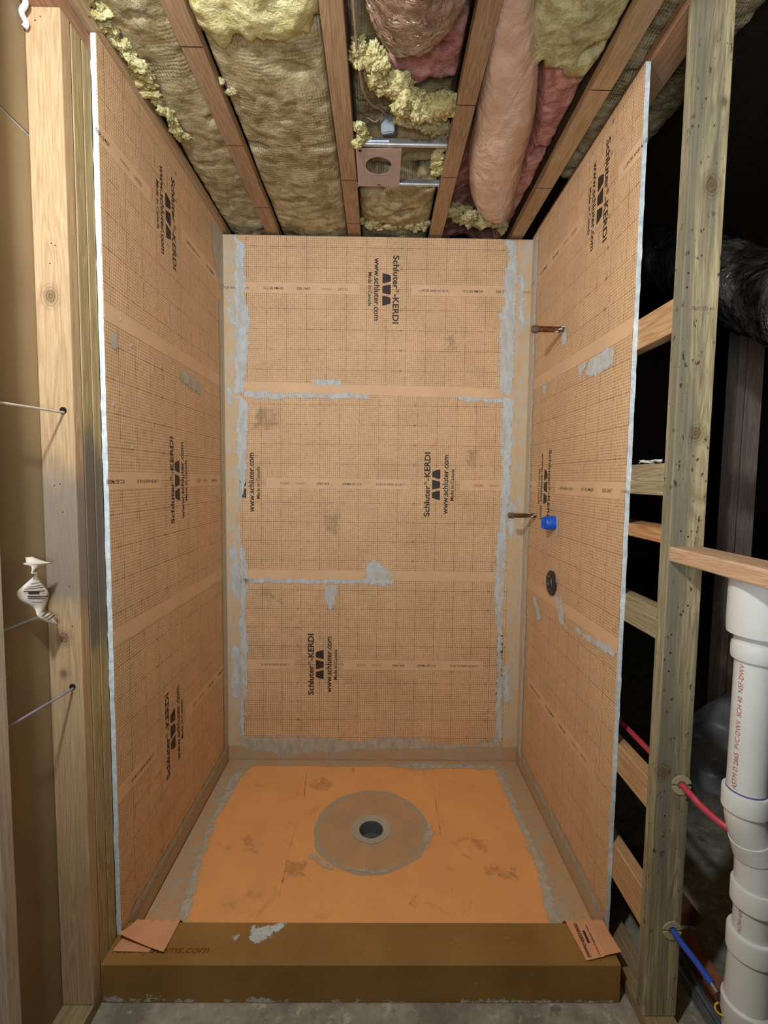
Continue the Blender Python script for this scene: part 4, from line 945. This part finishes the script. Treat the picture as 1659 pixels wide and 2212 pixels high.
batt('insulation_batt', 0.280, 0.621, -1.06, 0.35, 2.632, M_INS_T, 'wide tan wool batt with ribbed skin in the second bay', 2, bulge=0.028, amp=0.009)
batt('insulation_batt', 0.280, 0.621, -2.2, -1.035, 2.615, M_INS_Y, 'bright yellow torn batt end overlapping at the front of the second bay', 4, bulge=0.03, rag=0.05, amp=0.018)
tuft('insulation_tuft', [(0.30, -0.86, 2.625), (0.33, -0.80, 2.625)], 0.022, M_INS_G, 'small pale wool tuft beside the reddish joist', 31, n=6)
batt('insulation_batt', 0.687, 1.027, -0.385, 0.35, 2.645, M_INS_T, 'tan wool batt behind the square light plate', 5, bulge=0.026, rag=0.03)
batt('insulation_batt', 0.687, 1.027, -1.00, -0.37, 2.715, M_INS_T, 'tan wool batt pushed up above the square light plate', 6, bulge=0.02, amp=0.025)
tuft('insulation_tuft', [(0.735, -0.99, 2.63), (0.79, -0.90, 2.625), (0.86, -0.83, 2.62), (0.93, -0.79, 2.62), (1.01, -0.80, 2.63)], 0.034, M_INS_Y, 'ragged bright yellow wool strip hanging across the bay in front of the light plate', 8, n=34)
tuft('insulation_tuft', [(0.705, -0.72, 2.61), (0.715, -0.63, 2.605)], 0.020, M_INS_Y, 'pale yellow tuft at the left end of the hanger bar', 9, n=8)
tuft('insulation_tuft', [(0.87, -0.70, 2.65), (0.94, -0.68, 2.65), (1.00, -0.66, 2.65)], 0.034, M_INS_G, 'greenish wool clump behind the grey junction box', 10, n=12)
tuft('insulation_tuft', [(1.0, -0.58, 2.63), (1.01, -0.45, 2.625)], 0.022, M_INS_Y, 'small yellow tuft at the right of the light plate', 12, n=8)
batt('insulation_batt', 0.80, 1.026, -1.04, -0.84, 2.665, M_INS_P, 'pink fluffy batt showing behind the wrapped duct in the light plate bay', 11, amp=0.02, bulge=0.02)
batt('insulation_batt', 1.093, 1.433, -1.02, 0.35, 2.685, M_INS_P, 'pink fluffy batt beside the long plastic-sleeved duct', 13, amp=0.02, bulge=0.03, zf=lambda x, y: math.sqrt(max(0, 0.130**2-(x-(1.235 if y > -0.6 else 1.235+(y+0.6)*0.25))**2))-0.02)
batt('insulation_batt', 1.190, 1.432, -2.0, -0.91, 2.638, M_INS_G, 'yellow-green batt with torn end beside the neck of the sleeved duct', 14, bulge=0.03, rag=0.06, amp=0.018)
tuft('insulation_tuft', [(1.13, -0.12, 2.64), (1.25, -0.08, 2.63), (1.38, -0.06, 2.64)], 0.045, M_INS_G, 'greenish wool behind the end of the sleeved duct', 15, n=10)
batt('insulation_batt', 1.503, 1.835, -2.2, -0.3, 2.70, M_INS_T, 'dim tan batt above the right wall, beyond the pale tan joist', 16, amp=0.02)
tuft('insulation_tuft', [(0.70, -0.05, 2.63), (0.9, -0.03, 2.63), (1.02, -0.03, 2.635)], 0.028, M_INS_G, 'greenish wool along the wall top behind the light plate', 17, n=10)

# ------------------------------------------------------------------ ducts
def duct(name, path, radii, mat, label, seed, wr=0.05, ringf=0.0, parts=(), seg=72, n=22):
    P = spline(path, n); m = len(P); R_ = [spline([(r, 0, 0) for r in radii], n)[i][0] for i in range(m)]
    def fn(t, a, r):
        q = Vector((math.cos(a)*1.2, math.sin(a)*1.2, t*9+seed)); k = noise.fractal(q*1.6, 0.9, 2.1, 4)*wr + noise.fractal(Vector((math.cos(a)*3, math.sin(a)*3, t*34+seed)), 0.8, 2.1, 4)*wr*0.7
        return r*(1+k+ringf*math.sin(t*160))
    o = G().tube(P, R_, seg, fn=fn).build(name, mat, smooth=True); return setp(o, label, 'flexible duct')
duct('flexible_duct', [(0.93, -1.90, 2.62), (0.90, -1.5, 2.625), (0.865, -1.18, 2.635), (0.840, -1.05, 2.64), (0.822, -0.985, 2.645)], [0.15, 0.155, 0.135, 0.075, 0.012], M_WRAP_B, 'shiny brown foil-wrapped duct bunched at the top centre', 2, wr=0.07)
duct('flexible_duct', [(1.130, -1.85, 2.66), (1.130, -1.35, 2.655), (1.130, -1.12, 2.655), (1.170, -0.95, 2.65), (1.205, -0.75, 2.64), (1.235, -0.50, 2.64), (1.285, -0.28, 2.65), (1.345, -0.12, 2.66), (1.36, -0.06, 2.665)], [0.04, 0.045, 0.055, 0.080, 0.100, 0.105, 0.095, 0.06, 0.02], M_WRAP_P, 'long pinkish plastic-sleeved duct tapering towards the shower wall', 5, wr=0.022, ringf=0.004)
duct('flexible_duct', [(2.02, -1.7, 1.60), (2.05, -1.3, 1.75), (2.06, -0.89, 1.98), (2.05, -0.5, 2.25), (2.04, -0.15, 2.44), (2.0, 0.5, 2.47)], [0.12]*6, M_WRAP_K, 'black plastic-covered duct crossing the dark room on the right', 9, wr=0.09, ringf=0.01)

# ------------------------------------------------------------------ recessed light housing
lf = empty('light_housing', (0.775, -0.505, 2.601), 'square metal light mounting plate with a round hole between two joists', 'light housing')
x0, x1, y0, y1 = 0.6905, 0.860, -0.618, -0.390; hx, hy, hr = 0.775, -0.520, 0.051
vs = []; fs = []; seg = 64; zt_ = 2.600; zb_ = 2.6015
def sq(a):
    c, s_ = math.cos(a), math.sin(a); r = 1e9
    for lim, q in ((x1-hx, c), (x0-hx, c), (y1-hy, s_), (y0-hy, s_)):
        if lim*q > 1e-9: r = min(r, lim/q)
    return r
an = sorted([2*math.pi*i/seg for i in range(seg)]+[math.atan2(b-hy, a-hx) % (2*math.pi) for a in (x0, x1) for b in (y0, y1)]); n = len(an)
for z in (zt_, zb_):
    for a in an: vs.append((hx+hr*math.cos(a), hy+hr*math.sin(a), z))
    for a in an: vs.append((hx+sq(a)*math.cos(a), hy+sq(a)*math.sin(a), z))
for i in range(n):
    j = (i+1) % n; fs += [(i, n+i, n+j, j)[::-1], (2*n+i, 3*n+i, 3*n+j, 2*n+j), (i, j, 2*n+j, 2*n+i), (n+i, 3*n+i, 3*n+j, n+j)]
mesh_obj('mounting_plate', vs, fs, M_PLATEM, lf)
g = G()
for a_, b_, c_, d_ in ((hx-0.056, hx+0.056, hy-0.056, hy-0.055), (hx-0.056, hx+0.056, hy+0.055, hy+0.056), (hx-0.056, hx-0.055, hy-0.056, hy+0.056), (hx+0.055, hx+0.056, hy-0.056, hy+0.056)): g.box(a_, b_, c_, d_, 2.5996, 2.6002)
g.build('knockout_outline', M_BOXG, lf)
G().tube([(0.707, -0.604, 2.5996), (0.707, -0.604, 2.6002)], 0.0062, 16).build('screw_hole', M_HOLE, lf)
G().box(0.770, 0.784, -0.403, -0.398, 2.5994, 2.6002).build('slot', M_HOLE, lf)
def bar(y, xa, xb, nm='hanger_bar'):
    b = G(); b.box(xa, xb, y-0.012, y+0.012, 2.6035, 2.605); b.box(xa, xb, y-0.012, y-0.0105, 2.605, 2.617); b.box(xa, xb, y+0.0105, y+0.012, 2.605, 2.617); b.box(xa, xb, y-0.003, y+0.003, 2.6015, 2.6035)
    o = b.build(nm, M_GALV, lf); return o
bar(-0.634, 0.688, 1.0265); bar(-0.402, 0.845, 1.0265)
b2 = G().box(0.720, 0.815, -0.650, -0.622, 2.6055, 2.612, 0.002).build('bar_clip', M_GALV, lf)
for x, y in ((0.6885, -0.632), (0.6885, -0.40), (1.022, -0.632), (1.022, -0.40)): G().box(x, x+0.003, y-0.013, y+0.013, 2.597, 2.628, 0.0005).build('nail_tab', M_GALV, lf)
bm = bmesh.new(); bmesh.ops.create_cube(bm, size=1.0)
for q in bm.verts: q.co = Vector((q.co.x*0.048, q.co.y*0.060, q.co.z*0.05))
bmesh.ops.bevel(bm, geom=list(bm.edges), offset=0.004, segments=2, affect='EDGES'); bm.verts.index_update()
rm = Matrix.Rotation(math.radians(-14), 3, 'Z') @ Matrix.Rotation(math.radians(20), 3, 'X')
mesh_obj('junction_box', [rm @ q.co + Vector((0.812, -0.655, 2.650)) for q in bm.verts], [[q.index for q in f.verts] for f in bm.faces], M_BOXG, lf); bm.free()
cord('electrical_cable', [(0.705, -2.2, 2.640), (0.710, -1.5, 2.625), (0.712, -1.10, 2.61), (0.722, -0.90, 2.612), (0.745, -0.80, 2.625), (0.785, -0.735, 2.650), (0.805, -0.690, 2.658)], 0.0045, M_CABLE, 'grey-brown electrical cable curving down the light plate bay', 'electrical cable', 12)
cord('wire', [(0.79, -0.72, 2.65), (0.765, -0.70, 2.635), (0.735, -0.71, 2.64), (0.715, -0.68, 2.65)], 0.0018, M_CABLE, 'thin loose wire beside the grey junction box', 'wire', 8)

# ------------------------------------------------------------------ dim room on the right
board('wall_stud', (2.735, 2.773, 0.15, 0.239, -0.132, 2.56), M_OLDW, 'old grey stud in the dim room, left of a pair', 'wall stud')
board('wall_stud', (2.790, 2.880, 0.16, 0.198, -0.132, 2.56), M_OLDW, 'wide old grey stud in the dim room, right of a pair', 'wall stud')
board('wall_stud', (3.25, 3.288, 0.15, 0.239, -0.132, 2.56), M_OLDW, 'old grey stud standing far right in the dim room', 'wall stud')
board('sill_plate', (2.1, 4.19, 0.15, 0.239, ZS+0.0005, -0.132), M_OLDWX, 'old sill plate under the studs in the dim room', 'sill plate')
board('top_plate', (2.1, 4.19, 0.15, 0.239, 2.560, 2.598), M_OLDWX, 'old top plate over the studs in the dim room', 'top plate')
board('foam_board_offcut', (1.74, 1.93, -0.90, -0.64, ZS+0.0005, ZS+0.05), M_PLYR, 'red-brown board offcut lying on the slab behind the weathered stud', 'offcut board')
g = G(); nx, ny = 40, 26; vs = []; fs = []
for i in range(nx+1):
    for j in range(ny+1):
        u, v = i/nx, j/ny; x = 2.35+0.75*u; y = -0.05+0.10*math.sin(u*11)*(1-v)+0.06*noise.noise(Vector((u*6, v*4, 2))); z = ZS+0.01+0.75*v*(0.35+0.65*u)
        vs.append((x, y-0.25*(1-v)**2, z))
for i in range(nx):
    for j in range(ny): a = i*(ny+1)+j; fs.append((a, a+1, a+ny+2, a+ny+1))
setp(mesh_obj('plastic_sheeting', vs, fs, M_SHEET, None, True), 'crumpled clear plastic sheeting heaped on the floor of the dim room', 'plastic sheeting')
mc = empty('metal_channel', (1.775, -1.3, ZS), 'grey metal channel lying on the slab under the blue pipe', 'metal channel')
for dx in (0.0, 0.024): G().tube([(1.757+dx, -1.00, ZS+0.030), (1.762+dx, -1.75, ZS+0.030)], 0.006, 12).build('rail', M_GALV, mc, True)
G().box(1.752, 1.792, -1.75, -1.0, ZS+0.001, ZS+0.024).build('channel_base', M_BOXG, mc)
board('floor_plank', (1.815, 1.865, -1.70, -0.95, ZS+0.0005, ZS+0.038), simple('red_brown_plank', (168, 104, 74), 0.7), 'long red-brown plank lying on the slab beside the metal channel', 'plank')
